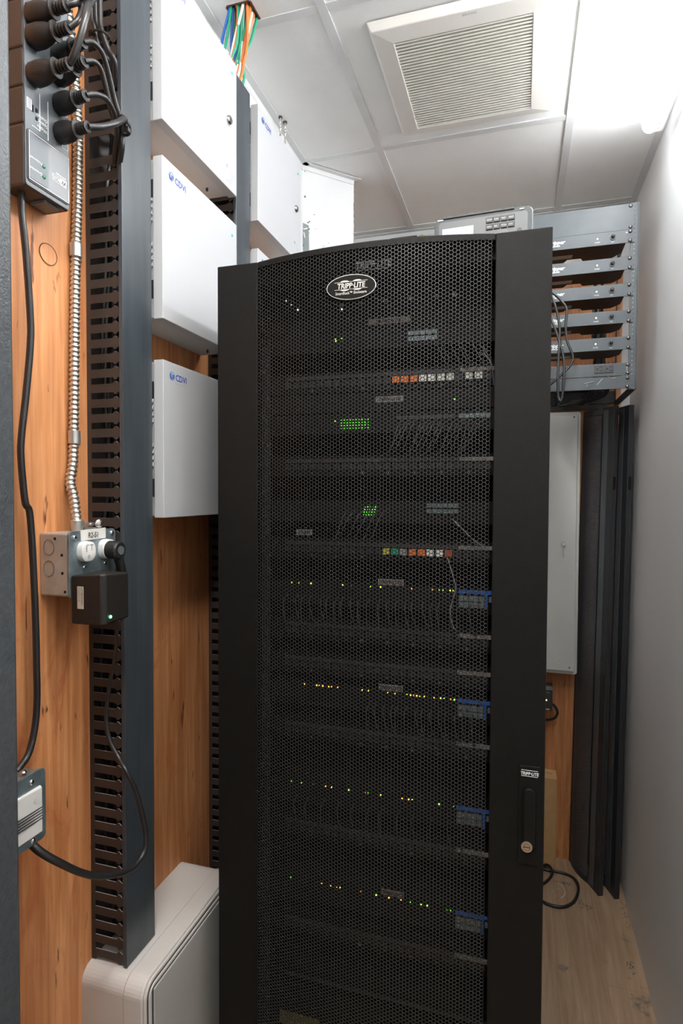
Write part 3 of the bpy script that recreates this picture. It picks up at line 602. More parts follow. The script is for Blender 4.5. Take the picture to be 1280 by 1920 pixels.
# ---------------------------------------------------------------- main server rack
rk = thing('server_rack', (-.255, 1.55, FZ), 'tall black server rack enclosure with curved perforated front door', 'server rack')
RT = .430
MB().box(-.555, -.553, 1.034, 2.08, FZ+.03, RT-.003).build('side_panel', M['black'], rk)
MB().box(.043, .045, 1.034, 2.08, FZ+.03, RT-.003).build('side_panel', M['black'], rk)
MB().box(-.555, .045, 1.034, 2.08, RT-.003, RT).build('roof', M['black'], rk)
MB().box(-.553, .043, 2.07, 2.08, FZ+.03, RT-.003).build('rear_panel', M['blackin'], rk)
MB().box(-.553, .043, 1.036, 2.07, FZ+.03, FZ+.035).build('bottom_panel', M['blackin'], rk)
for x in (-.52, .01):
    for y in (1.08, 2.03): MB().cyl((x, y, FZ), (x, y, FZ+.03), .022, 14).build('caster', M['rubber'], rk)
MB().box(-.553, -.515, 1.034, 1.06, FZ+.035, RT-.003).build('front_post', M['blackin'], rk)
MB().box(.003, .043, 1.034, 1.06, FZ+.035, RT-.003).build('front_post', M['blackin'], rk)
MB().box(-.515, .003, 1.034, 1.05, RT-.032, RT-.003).build('header', M['blackin'], rk)
MB().box(-.515, -.4975, 1.118, 1.13, FZ+.035, RT-.05).build('mounting_rail', M['rackdark'], rk)
MB().box(-.0125, .003, 1.118, 1.13, FZ+.035, RT-.05).build('mounting_rail', M['rackdark'], rk)
def tlogo(parent, x, y, z, h, mt, bars=True):      # the maker's mark facing -y, centred at x, z
    text('lettering', 'TRIPP\u00b7LITE', parent, mt, (x, y, z-h*.36), (1,0,0), (0,0,1), h, align='CENTER', bold=h*.03, shear=.12, sx=.86, lift=.0006)
    if bars:
        w = h*2.35; m = MB(); m.box(x-w, x+w, y-.0008, y-.0002, z+h*.47, z+h*.52).box(x-w, x+w, y-.0008, y-.0002, z-h*.54, z-h*.49)
        for cx in (-.9, .9):
            for s in (1, -1):
                m.prism([(x+cx*h+.62*h*math.cos(a), y-.0002, z+s*(h*.50+.22*h*math.sin(a))) for a in [math.pi*k/10 for k in range(11)]], (0,-.0005,0))
        m.build('logo_bars', mt, parent)
tlogo(rk, -.2575, 1.0338, .4135, .0170, M['ink'], False)
MB().box(-.287, -.228, 1.0330, 1.0336, .4035, .4045).build('logo_bars', M['ink'], rk)

DX0, DX1, MX0, MX1, DT, DB = -.556, .0445, -.473, -.044, .4315, -1.505
mc, mh = (MX0+MX1)/2, (MX1-MX0)/2
def bow(x): return 1.010 - .030*(1-((x-mc)/mh)**2)
dr = MB().box(DX0, MX0, 1.010, 1.030, DB, DT).box(MX1, DX1, 1.010, 1.030, DB, DT)
xs = [MX0+(MX1-MX0)*k/28 for k in range(29)]
for (za, zc) in ((DT-.0115, DT), (DB, DB+.012)):
    dr.prism([(x, bow(x), za) for x in xs] + [(MX1, 1.03, za), (MX0, 1.03, za)], (0, 0, zc-za))
dr = dr.build('door', M['black'], rk, bevel=.0015)
def perf(x0, x1, z0, z1, fy, p=.0065, a=.00268, th=.0012, mapf=None):
    """perforated sheet: flat-topped hexagon cells, each a ring round an open hole with the hole's wall"""
    cw = p*math.sqrt(3)/2; vs = []; fs = []; R_ = p/math.sqrt(3); r_ = a*2/math.sqrt(3); n = 0
    cs = [(math.cos(R(60*k)), math.sin(R(60*k))) for k in range(6)]
    i = 0; x = x0+R_
    while x < x1-R_*.9:
        z = z0 + (p/2 if i % 2 else p)
        while z < z1-p*.45:
            for (c, s_) in cs:
                X_, Z_ = x+R_*c, z+R_*s_; vs.append((X_, fy(X_), Z_))
            for (c, s_) in cs:
                X_, Z_ = x+r_*c, z+r_*s_; vs.append((X_, fy(X_), Z_))
            for (c, s_) in cs:
                X_, Z_ = x+r_*c, z+r_*s_; vs.append((X_, fy(X_)+th, Z_))
            for k in range(6):
                k2 = (k+1) % 6; fs.append((n+k, n+k2, n+6+k2, n+6+k)); fs.append((n+6+k, n+6+k2, n+12+k2, n+12+k))
            n += 18; z += p
        x += cw; i += 1
    # plain margins closing the sheet edges
    return vs, fs
vs, fs = perf(MX0, MX1, DB+.012, DT-.0105, bow)
m = MB(); m.v, m.f = vs, fs
M['mesh'] = mat('perforated steel', (.036,.037,.037), .40, spec=.45)
m.build('perforated_sheet', M['mesh'], dr, fix=False)
# oval badge
bx, bz, by = -.282, .356, bow(-.282)-.0012
m = MB(); m.loft([((bx,by,bz),.0442,.0213), ((bx,by-.0022,bz),.0442,.0213)], (1,0,0), (0,0,1), 48); m.build('badge_rim', M['silver'], dr)
m = MB(); m.loft([((bx,by-.0022,bz),.0428,.0200), ((bx,by-.0028,bz),.0428,.0200)], (1,0,0), (0,0,1), 48); m.build('badge', M['blackin'], dr)
tlogo(dr, bx, by-.0028, bz+.0025, .0125, M['silver'])
text('lettering', 'SmartRack\u2122 Enclosure', dr, M['silver'], (bx, by-.0028, bz-.0122), (1,0,0), (0,0,1), .0066, align='CENTER', bold=.0001, sx=.88)
# swing handle
hy = 1.010
MB().rrect((.0205, hy, -.531), (1,0,0), (0,0,1), .034, .166, .002, (0,-.003,0)).build('handle_plate', M['black'], dr, bevel=.0008)
MB().rrect((.0205, hy-.003, -.537), (1,0,0), (0,0,1), .0230, .112, .0112, (0,-.0015,0), 8).build('handle_recess', M['blackin'], dr)
m = MB(); m.rrect((.0205, hy-.0045, -.533), (1,0,0), (0,0,1), .0185, .102, .009, (0,-.008,0), 8); m.build('lever', M['black'], dr, bevel=.002)
MB().cyl((.0175, hy-.0125, -.578), (.0175, hy-.0145, -.578), .0088, 24).build('lock_cylinder', M['brass'], dr)
m = MB(); m.box(.0125, .0225, hy-.0150, hy-.0144, -.5788, -.5772); m.tube([(.0175+.0055*math.cos(a), hy-.0148, -.578+.0055*math.sin(a)) for a in [R(20*k) for k in range(19)]], .0004, 4, caps=False); m.build('keyhole', M['darkink'], dr)
tlogo(dr, .0205, hy-.003, -.4600, .0072, M['ink'], False)
MB().box(.0075, .0335, hy-.0036, hy-.003, -.4552, -.4547).box(.0075, .0335, hy-.0036, hy-.003, -.4650, -.4645).build('logo_bars', M['ink'], dr)

# equipment inside the rack
EY = 1.12
def unit(name, z0, z1, label, cat, depth=.28, mt=None):
    t = thing(name, (-.255, EY+depth/2, z0), label, cat)
    MB().box(-.496, -.0145, EY, EY+.002, z0, z1).build('front_panel', mt or M['blackin'], t)
    MB().box(-.475, -.035, EY+.002, EY+depth, z0+.001, z1-.001).build('chassis', M['blackin'], t)
    return t
def leds(t, pts):
    for x, z, c in pts: MB().dome((x, EY, z), (0,-1,0), .0014 if c != 'm' else .0010, .0015, 8).build('indicator', M['led_'+c], t)
def ports(t, x0, x1, z, n, h=.012, mt='c_brown', mtb='zinc'):
    w = (x1-x0)/n
    for k in range(n):
        q = MB().box(x0+k*w+.0006, x0+(k+1)*w-.0006, EY-.003, EY, z-h/2, z+h/2).build('port', M[mtb], t)
def plate(t, x0, x1, z0, z1, s='TRIPP-LITE'):
    MB().box(x0, x1, EY-.0012, EY, z0, z1).build('name_plate', M['plate'], t)
    text('lettering', s, t, M['blackin'], ((x0+x1)/2, EY-.0012, z0+(z1-z0)*.2), (1,0,0), (0,0,1), (z1-z0)*.8, align='CENTER', bold=.0002)
def patch(z, label, jacks=(), strip0=-.46):
    t = unit('patch_bay', z-.030, z+.010, label, 'patch panel', .06)
    MB().box(strip0, -.112, EY-.004, EY, z-.0035, z+.0035).build('label_strip', M['strip'], t)
    MB().box(-.110, -.040, EY-.004, EY, z-.0035, z+.0035).build('label_strip', M['plate'], t)  # lighter right end: reflections painted into the strip colour
    for k in range(24):
        x = -.455+k*.0172; c = None
        for jx, jc in jacks:
            if abs(jx-x) < .0087: c = jc
        MB().box(x-.0068, x+.0068, EY-(.006 if c else .002), EY, z-.018, z-.0055).build('jack', M['c_'+c] if c else M['jack'], t)
    for k in range(1, 25, 3): text('lettering', str(k), t, M['greyink'], (-.457+(k-1)*.0172, EY, z-.0265), (1,0,0), (0,0,1), .006)
    return t
t = unit('rack_amplifier', .352, .396, 'rack unit just under the curved door top with a row of small coloured indicators', 'network device')
for x, c in ((-.343,'w'), (-.304,'a'), (-.255,'a'), (-.204,'w'), (-.157,'a'), (-.122,'w')):
    MB().box(x-.004, x, EY-.001, EY, .373, .3765).build('indicator', M['c_wht' if c == 'w' else 'c_orange'], t); MB().box(x+.001, x+.005, EY-.001, EY, .372, .377).build('indicator', M['c_brown'], t)
leds(t, [(-.461,.3935,'w'), (-.449,.384,'w'), (-.435,.373,'w'), (-.342,.366,'w')])  # left-hand glowing dots stand in for sparkling reflections
t = unit('blank_panel', .324, .350, 'rack panel carrying the long narrow name plate below the oval badge', 'panel', .02); plate(t, -.287, -.206, .3305, .3415, 'SMARTRACK')
t = unit('network_switch', .284, .322, 'network switch in the rack with three green lights at upper left', 'network switch'); leds(t, [(-.355,.309,'g'), (-.354,.3045,'g'), (-.342,.3095,'g')]); ports(t, -.209, -.153, .3085, 5, .008); ports(t, -.209, -.153, .2975, 5, .008, 'c_grey')
patch(.233, 'patch panel with orange and white jacks, uppermost in the rack', ((-.224,'orange'), (-.207,'orange'), (-.197,'orange'), (-.180,'wht'), (-.165,'wht'), (-.148,'wht'), (-.134,'wht'), (-.100,'wht'), (-.083,'wht')))
t = unit('network_device', .163, .200, 'rack device with one green light below the orange and white jacks', 'network device'); plate(t, -.272, -.218, .1795, .191, 'TRIPP-LITE'); leds(t, [(-.120,.180,'g')])
t = unit('network_switch', .121, .160, 'network switch with a block of many green lights', 'network switch')
leds(t, [(-.355,.1465,'g')] + [(-.342+.0061*i, .1315+.0054*j, 'm') for i in range(10) for j in range(4)]); ports(t, -.112, -.054, .148, 6, .008); ports(t, -.23, -.12, .148, 10, .007, 'c_grey', 'rackdark')
patch(.0675, 'patch panel of empty jacks below the switch with the green block')
t = unit('network_switch', -.055, -.012, 'network switch with a small cluster of green lights mid-height', 'network switch')
leds(t, [(-.295+.0052*i+.001*j, -.0395+.0052*j, 'm') for i in range(5) for j in range(4)]); ports(t, -.171, -.11, -.020, 6, .008); ports(t, -.171, -.11, -.031, 6, .008, 'c_grey')
t = patch(-.0985, 'patch panel with green, orange and white jacks at mid-height', ((-.248,'yellow'), (-.234,'green'), (-.214,'grey'), (-.200,'orange'), (-.184,'orange'), (-.163,'wht'), (-.148,'wht'), (-.133,'red')))
plate(t, -.437, -.403, -.083, -.071, 'TRIPP')
def sw(z, lamps, label, blue=True, name=None, nm='TRIPP-LITE'):
    t = unit('network_switch', z-.042, z+.004, label, 'network switch')
    leds(t, [(x, z, c) for x, c in lamps])
    if blue:
        MB().box(-.109, -.040, EY-.002, EY, z-.004, z+.003).build('blue_band', M['c_blue'], t); MB().box(-.060, -.056, EY-.003, EY-.001, z-.032, z-.004).build('blue_bar', M['c_blue'], t)
        ports(t, -.109, -.062, z-.013, 5, .010); ports(t, -.109, -.062, z-.025, 5, .010, 'c_grey'); ports(t, -.054, -.040, z-.013, 1, .010)
    if name: plate(t, name[0], name[1], z+.0045, z+.0165, nm)
    return t
sw(-.181, [(-.447,'y'), (-.432,'y'), (-.405,'y'), (-.338,'y'), (-.320,'m'), (-.281,'g'), (-.260,'y'), (-.198,'a'), (-.158,'a'), (-.145,'y'), (-.139,'y'), (-.125,'y'), (-.119,'y')], 'network switch with yellow-green lights and a bright blue corner', name=(-.265,-.214))
patch(-.2650, 'patch panel below the switch with the bright blue corner'); patch(-.3350, 'lower patch panel in the middle of the rack, just above the amber lights')
am = [(-.419,'a'), (-.392,'a'), (-.387,'y'), (-.379,'a'), (-.366,'a'), (-.360,'a'), (-.347,'a'), (-.296,'a'), (-.283,'a'), (-.244,'a'), (-.230,'a'), (-.206,'g'), (-.199,'a'), (-.193,'a'), (-.187,'a'), (-.181,'g'), (-.172,'a'), (-.153,'a'), (-.141,'g'), (-.134,'g'), (-.122,'a'), (-.115,'g')]
sw(-.389, am, 'network switch with the long row of amber lights and dim blue corner', name=(-.263,-.214))
patch(-.4720, 'patch panel under the switch with the long amber row')
sw(-.595, [(-.447,'m'), (-.425,'g'), (-.399,'m'), (-.372,'a'), (-.359,'y'), (-.323,'g'), (-.315,'m'), (-.289,'a'), (-.283,'m'), (-.257,'y'), (-.214,'a'), (-.201,'a'), (-.194,'y'), (-.180,'m'), (-.142,'g'), (-.114,'m')], 'network switch with sparse green and amber lights beside the door handle')
patch(-.6770, 'patch panel in the lower rack level with the door lock')
sw(-.799, [(-.448,'m'), (-.391,'m'), (-.380,'a'), (-.360,'a'), (-.347,'a'), (-.340,'y'), (-.297,'a'), (-.265,'g'), (-.239,'a'), (-.215,'a'), (-.196,'m'), (-.175,'g'), (-.163,'g'), (-.125,'g'), (-.118,'m')], 'lowest network switch in the rack with a row of tiny lights', name=(-.254,-.209))
patch(-.8830, 'patch panel below the lowest switch in the rack')
t = unit('rack_shelf', -1.010, -.998, 'rack shelf with pale front lip near the bottom', 'shelf', .3); MB().box(-.46, -.04, EY-.004, EY, -1.0055, -1.0005).build('lip', M['strip'], t)
t = unit('battery_backup', -1.20, -1.03, 'black battery backup unit at the bottom of the rack', 'battery backup', .5); MB().box(-.472, -.385, EY-.002, EY, -1.115, -1.088).build('warning_label', mat('dull yellow label', (.20,.18,.06), .6), t)

# thin patch leads drooping in front of the equipment
def leads(n, x0, x1, z0, z1, label, group, mt='c_wht', dx=.0, rr=.0011, sag=.012):
    for k in range(n):
        x = x0+(x1-x0)*(k+.5)/n + random.uniform(-.004, .004); e = x+dx+random.uniform(-.012, .012)
        pts = [(x, EY-.004, z0), (x+.15*(e-x)-.003, EY-.018-random.uniform(0,.006), z0-.2*(z0-z1)), (x+.6*(e-x), EY-.024, z0-.75*(z0-z1)-random.uniform(0,sag)), (e, EY-.004, z1)]
        tag(MB().tube(spline(pts, 5), rr, 5).build('patch_lead', M[mt], smooth=True), label, 'cable', group)
leads(16, -.22, -.06, .143, .076, 'thin grey patch lead slanting below the green light block', 'patch leads below the green light block', 'lead', -.05)
leads(22, -.46, -.08, -.205, -.262, 'thin pale patch lead drooping under the switch with the blue corner', 'patch leads under the blue cornered switch', 'lead', .01)
leads(14, -.29, -.07, -.412, -.468, 'thin pale patch lead drooping under the amber light row', 'patch leads under the amber light row', 'lead', .01)
leads(8, -.16, -.06, .285, .238, 'thin dark patch lead above the orange jacks', 'patch leads above the orange jacks', 'lead', .03)
leads(6, -.33, -.24, -.03, -.09, 'thin violet patch lead below the small green cluster', 'patch leads below the green cluster', 'lead', -.04)
leads(12, -.45, -.08, -.62, -.672, 'thin dark patch lead in the lower part of the rack', 'patch leads in the lower rack', 'lead', .01, .0009)
for l, pts in (('upper', [(-.075,EY-.01,.262), (-.062,EY-.03,.250), (-.052,EY-.03,.232), (-.048,EY-.01,.20)]), ('middle', [(-.122,EY-.004,-.045), (-.098,EY-.02,-.066), (-.078,EY-.02,-.085), (-.055,EY-.01,-.099)]),
               ('lower', [(-.130,EY-.004,-.118), (-.118,EY-.02,-.150), (-.113,EY-.02,-.175), (-.122,EY-.02,-.215), (-.116,EY-.02,-.245), (-.105,EY-.01,-.262)])):
    cord('patch_lead', pts, (.0012), M['c_grey'], 'single white patch lead curving at the right of the rack, %s of three' % {'upper': 'highest', 'middle': 'middle', 'lower': 'lowest'}[l], 'cable', 6)
cord('patch_lead', [(-.528,1.075,.262), (-.524,1.08,.240), (-.512,1.085,.215), (-.508,1.09,.190), (-.512,1.09,.16)], .0028, M['c_yellow'], 'yellow cable bent behind the left edge of the perforated door', 'cable', 8)

# ---------------------------------------------------------------- tuner on top of the rack
tu = thing('audio_controller', (-.078, 1.235, RT), 'grey desktop controller with small screen, keys and knob on rack top', 'controller')
ca, sa = math.cos(R(-2.5)), math.sin(R(-2.5)); ax, ay = Vector((ca, sa, 0)), Vector((-sa, ca, 0)); tc = Vector((-.078, 1.200, RT+.0635)); up = Vector((0,0,1))
def at(x, z, d=0): return tc + ax*x + up*z - ay*d
MB().rrect(at(0,0), ax, up, .190, .127, .013, ay*.055, 6).build('shell', M['meter'], tu, bevel=.003)
MB().rrect(at(0,0,.0035), ax, up, .186, .123, .012, ay*.0035, 6).build('bezel', M['rackgrey'], tu, bevel=.001)
MB().rrect(at(0,-.002,.0042), ax, up, .170, .108, .006, ay*.001, 6).build('face', M['meter'], tu)
m = MB(); m.tube([at(.0925*sx+0, z, .001) for sx, z in ((1,-.05), (1,.052))], .0011, 6); m.build('chrome_edge', M['chrome'], tu)
MB().obox(at(.0+0-.010, .0600, .002), ax, ay, up, .070, .004, .0016).build('top_grille', M['rackdark'], tu)
MB().obox(at(-.0475,.008,.0045), ax, ay, up, .0305, .0005, .030).build('screen', M['screen'], tu)
MB().obox(at(-.0635,.020,.0052), ax, ay, up, .0115, .0003, .009).build('screen_panel', M['screenblue'], tu)
MB().obox(at(-.033,.0235,.0052), ax, ay, up, .0115, .0003, .006).build('screen_panel', M['white'], tu)
for i in range(4):
    for j in range(2):
        if j == 1 and i > 3: continue
        c_ = at(.0135+i*.0138, .0430-j*.0135, .0045)
        q = MB().obox(c_, ax, ay, up, .0062, .0022, .0050).build('key', M['key'], tu, bevel=.0008)
        text('lettering', ('HOME','PLAY','PREV','NEXT','MENU','FAV','MODE','EXIT')[i+4*j], q if False else tu, M['ink'], c_-ay*.0023-ax*.0048-up*.0014, ax, up, .0036)
m = MB(); m.cyl(at(.036,.003,.004), at(.036,.003,.014), .0165, 32); m.build('knob', M['meter'], tu, bevel=.0012)
m = MB(); m.cyl(at(.070,.016,.004), at(.070,.016,.006), .0048, 20); m.build('round_button', M['rackgrey'], tu)
MB().obox(at(.074,.0563,.0046), ax, ay, up, .004, .0003, .001).build('mark', M['ink'], tu)
MB().obox(at(-.082,.0563,.0046), ax, ay, up, .006, .0003, .001).build('mark', M['ink'], tu)

# ---------------------------------------------------------------- wall rack behind on the right
wk = thing('wall_rack', (.12, 2.42, .361), 'grey wall-mounted open rack frame on the back wall', 'rack')
wx0, wx1, wz0, wz1, wy = -.136, .3665, .358, .977, 2.18
for x, s in ((wx0, 1), (wx1, -1)):
    a_, b_ = min(x, x+s*.003), max(x, x+s*.003)
    MB().box(a_, b_, wy-.004, wy+.022, wz0, wz1).build('side_flange', M['rackdark'], wk)
    for z_ in (wz0, wz1-.028): MB().box(a_, b_, wy+.022, 2.638, z_, z_+.028).build('side_rail', M['rackdark'], wk)
    MB().box(a_, b_, 2.618, 2.638, wz0+.028, wz1-.028).build('rear_post', M['rackdark'], wk)
    x_a, x_b = sorted((x+s*.003, x+s*.026)); q = MB().box(x_a, x_b, wy, wy+.002, wz0, wz1).build('upright', M['rackgrey'], wk)
    m = MB(); zc = wz0+.007
    while zc < wz1: m.cyl((x+s*.0145, wy-.0005, zc), (x+s*.0145, wy-.0002, zc), .0026, 8); zc += .0159 if False else .0148
    m.build('rail_hole', M['plate'], q)
MB().box(wx0+.003, wx1-.003, 2.632, 2.638, wz0+.02, wz0+.07).build('cross_member', M['rackdark'], wk)
MB().box(wx0+.003, wx1-.003, 2.632, 2.638, wz1-.07, wz1-.02).build('cross_member', M['rackdark'], wk)
MB().box(wx0+.003, wx1-.003, 2.40, 2.43, wz1-.003, wz1).build('cross_member', M['rackdark'], wk)
def bolts(t, zs_, y=wy-.003):
    for z in zs_:
        for x in (-.1225, .3395): MB().dome((x, y, z), (0,-1,0), .0062, .0045, 12).build('bolt', M['bolt'], t)
U = .04445
def rpanel(z0, z1, label, name='blank_panel', cat='panel', x1=.352):
    t = thing(name, (.11, wy-.002, z0), label, cat); MB().box(-.128, x1, wy-.0035, wy-.0006, z0+.0006, z1-.0006).build('plate', M['rackgrey'], t, bevel=.0006); return t
t = rpanel(.888, .974, 'wide plain grey blank panel, topmost on the wall rack'); bolts(t, (.9656, .8965))
zt = [.8890, .8005, .7125, .6240, .5360]
nm = ['first', 'second', 'third', 'fourth', 'lowest']
for i, z1 in enumerate(zt):
    z0 = z1-U
    t = thing('power_conditioner', (.11, wy+.1, z0), 'slim grey rack power unit with knob, %s' % ['directly under the wide blank panel', 'second of five down the wall rack', 'middle one of five in the wall rack', 'fourth of five down the wall rack', 'lowest of five, above the twin outlet panel'][i], 'power unit', 'power units in the wall rack')
    MB().box(-.128, .352, wy-.0040, wy-.0006, z0+.0008, z1-.0008).build('front_panel', M['rackgrey'], t, bevel=.0006)
    b0, b1 = z0+.002, z1-.002
    fp = [(-.10,0), (.325,0), (.325,.085), (.300,.125), (.205,.125), (.195,.098), (.150,.098), (.140,.125), (-.10,.125)]
    MB().prism([(x, wy+d, b0) for x, d in fp], (0,0,b1-b0)).build('chassis', M['ampbody'], t)
    MB().box(.03, .165, wy+.055, wy+.085, b0-.0008, b0).build('rating_label', M['label'], t)
    q = MB().cyl((.2865, wy-.004, z1-.0205), (.2865, wy-.0062, z1-.0205), .0098, 22).build('knob', M['rackdark'], t)
    MB().dome((.2865, wy-.0062, z1-.0190), (0,-1,0), .0062, .010, 16).build('knob_cap', M['key'], q)
    MB().dome((.2385, wy-.004, z1-.0205), (0,-1,0), .0024, .0015, 10).build('power_light', M['led_w'] if i < 3 else mat('warm lamp', (1,1,.7), .4, emit=(.9,1,.6), es=2.5), t)
    text('lettering', 'POWER', t, M['ink'], (.2385, wy-.004, z1-.0345), (1,0,0), (0,0,1), .0046, align='CENTER')
    text('lettering', 'RESET', t, M['ink'], (.2865, wy-.004, z1-.0370), (1,0,0), (0,0,1), .0036, align='CENTER')
    text('lettering', 'Tripper', t, M['ink'], (.080, wy-.004, z1-.0240), (1,0,0), (0,0,1), .0175, bold=.0004, shear=.35, sx=1.0)
    text('lettering', 'POWER SEQUENCER', t, M['ink'], (.056, wy-.004, z1-.0325), (1,0,0), (0,0,1), .0068, bold=.0002, shear=.2)
    if i == 0: MB().box(.326, .331, wy-.0048, wy-.004, z1-.012, z1-.009).build('mark', M['ink'], t)
    bolts(t, (z1-.007, z0+.007), wy-.004)
t = rpanel(.4045, .4485, 'grey outlet panel with two black receptacles near the bottom of the wall rack', 'outlet_panel', 'power outlet', .3345)
for x in (.2505, .2815):
    q = MB().box(x-.0135, x+.0135, wy-.0065, wy-.0035, .4165, .4435).build('receptacle', M['rackdark'], t, bevel=.0008)
    m = MB(); m.box(x+.0015, x+.0095, wy-.0070, wy-.0064, .4355, .4375).box(x+.0015, x+.0095, wy-.0070, wy-.0064, .4225, .4245).cyl((x-.006, wy-.0070, .430), (x-.006, wy-.0064, .430), .0025, 10); m.build('socket_slot', M['blackin'], q)
m = bolts(t, (.4405, .4130))
t = rpanel(.3605, .4035, 'narrow scuffed grey blank panel, lowest on the wall rack'); bolts(t, (.3965, .3680))
m = MB()
for (a, b_) in (((.205,.383),(.235,.389)), ((.245,.377),(.262,.398)), ((.29,.395),(.305,.399)), ((.21,.374),(.215,.379))): m.tube([(a[0], wy-.0036, a[1]), (b_[0], wy-.0036, b_[1])], .0016, 5)
m.build('scuff', mat('paint scuff', (.30,.32,.33), .6), t)

# hanging black cables beside the rack, bracket, wiring bundle
cord('hanging_cable', [(.070,2.15,.70), (.096,2.12,.6817), (.120,2.12,.6581), (.1407,2.12,.6244), (.1381,2.12,.5714), (.1439,2.12,.5177), (.1613,2.12,.4721), (.1601,2.12,.4456), (.1403,2.12,.4201), (.0986,2.12,.3812), (.05,2.13,.35)], .0042, M['rubber'], 'outer black cable bulging furthest right beside the rack door', 'cable')
cord('hanging_cable', [(.08,2.13,.70), (.0954,2.10,.6576), (.1112,2.10,.6033), (.1187,2.10,.5498), (.1167,2.10,.4794), (.1150,2.10,.4086), (.1167,2.10,.3375), (.1231,2.10,.316), (.1302,2.10,.3369), (.1341,2.10,.4075), (.1317,2.10,.4607), (.1175,2.10,.5146), (.0965,2.10,.578), (.07,2.11,.64)], .0042, M['rubber'], 'black cable hanging in a narrow loop in front of the wall rack', 'cable')
bk = thing('cable_bracket', (.14, 2.635, .352), 'black slotted steel bracket on plywood under the wall rack', 'bracket')
m = MB(); bx0, bx1 = -.05, .34; m.box(bx0, bx1, 2.629, 2.634, .415, .432).box(bx0, bx1, 2.629, 2.634, .355, .372)
sl = [(-.03,.045), (.062,.134), (.165,.24), (.262,.325)]; e = bx0
for a, b_ in sl:
    m.prism([(e, 2.629, .372), (a+.006, 2.629, .372), (a-.006, 2.629, .385), (a-.006, 2.629, .402), (a+.006, 2.629, .415), (e, 2.629, .415)], (0,.005,0)); e = b_
    m.prism([(b_-.010, 2.629, .415), (b_+.004, 2.629, .402), (b_+.004, 2.629, .385), (b_-.010, 2.629, .372), (b_+.006, 2.629, .372), (b_+.006, 2.629, .415)], (0,.005,0))
m.build('slotted_plate', M['rackdark'], bk); MB().box(bx0, bx1, 2.600, 2.634, .430, .4325).build('flange', M['rackdark'], bk)
for z in (.402, .385): MB().dome((.150, 2.629, z), (0,-1,0), .0035, .002).build('screw', M['chrome'], bk)
for k in range(7):
    x = .25+.011*k+random.uniform(-.004,.004)
    tag(MB().tube(spline([(x+.02, 2.42, .50), (x+.01, 2.44, .43), (x-.01, 2.50, .385), (x-.05-.01*k, 2.56, .372+.006*(k % 3)), (x-.10+.006*k, 2.59, .368+.005*k)], 6), .0045, 7).build('power_lead', M['rubber'], smooth=True), 'black cable in the tangled bundle under the wall rack', 'cable', 'tangled cables under the wall rack')
for k in range(10):
    z0 = .87-.0885*(k//2); x = .255+.022*(k % 2)
    tag(MB().tube(spline([(x, 2.310, z0), (x+.004, 2.40, z0-.02), (x+.010*(k % 3), 2.42, .60), (.27+.01*(k % 4), 2.43, .46), (.262+.008*k/2, 2.46, .40)], 6), .0045, 7).build('power_lead', M['rubber'], smooth=True), 'black lead running down behind the units of the wall rack', 'cable', 'leads behind the wall rack units')

# ---------------------------------------------------------------- tall white media cabinet
mcab = thing('media_enclosure', (.045, 2.60, -.736), 'tall narrow white wiring enclosure with a key in its lock', 'cabinet')
MB().box(-.135, .222, 2.575, 2.640, -.728, .332).build('body', M['boxside'], mcab)
m = MB(); m.rrect((.045, 2.577, -.198), (1,0,0), (0,0,1), .374, 1.078, .012, (0,-.008,0), 6); m.build('cover_edge', mat('soft white enamel', (.70,.71,.68), .35), mcab, bevel=.003)
m = MB(); m.rrect((.045, 2.5695, -.198), (1,0,0), (0,0,1), .352, 1.052, .008, (0,-.0095,0), 6); m.build('cover', mat('soft white cover', (.74,.75,.72), .35), mcab, bevel=.006, segs=4)
q = MB().loft([((.1716,2.560,-.1984),.0095,.0095), ((.1716,2.555,-.1984),.0095,.0095), ((.1716,2.552,-.1984),.0070,.0070)], (1,0,0), (0,0,1), 18).build('lock', M['chrome'], mcab, smooth=True)
m = MB(); m.tube([(.1745+.005*math.cos(a), 2.551, -.210+.006*math.sin(a)) for a in [R(30*k) for k in range(13)]], .0007, 5, caps=False); m.box(.1712, .1738, 2.5505, 2.5518, -.2530, -.2160); m.build('key', M['chrome'], q)
for (x, z) in ((.2046,.3183), (.2017,-.7069)): MB().dome((x, 2.560, z), (0,-1,0), .0032, .001).build('screw', M['rackdark'], mcab)
text('lettering', 'On-Q', mcab, mat('painted letter shade', (.60,.61,.58), .35), (.086, 2.560, -.6950), (1,0,0), (0,0,1), .034, bold=.0003)  # greyer offset copy paints the shaded edge of raised letters
text('lettering', 'On-Q', mcab, M['white'], (.0868, 2.5598, -.6942), (1,0,0), (0,0,1), .034, bold=.0003)

# black box on plywood
bb = thing('black_power_box', (.06, 2.6, -.915), 'small black device with yellow light on plywood behind the rack', 'device')
MB().box(-.02, .1405, 2.590, 2.640, -.905, -.800).build('case', M['rackdark'], bb, bevel=.003)
MB().box(-.02, .1400, 2.588, 2.5905, -.8165, -.800).build('top_trim', M['zinc'], bb)
MB().box(.100, .118, 2.5885, 2.5900, -.863, -.858).build('status_light', mat('yellow led', (.8,1,.3), .4, emit=(.8,1,.2), es=2.0), bb); MB().box(.095, .128, 2.5885, 2.5900, -.9005, -.8970).build('white_line', M['ink'], bb); MB().box(.105, .128, 2.5885, 2.5900, -.8290, -.8270).build('white_line', M['greyink'], bb)
cord('black_cord', [(.139,2.615,-.884), (.150,2.608,-.888), (.1600,2.606,-.905), (.1600,2.606,-.923), (.1483,2.610,-.9420), (.125,2.615,-.953), (.095,2.62,-.958)], .0055, M['rubber'], 'short thick black cord curling from the small black device')

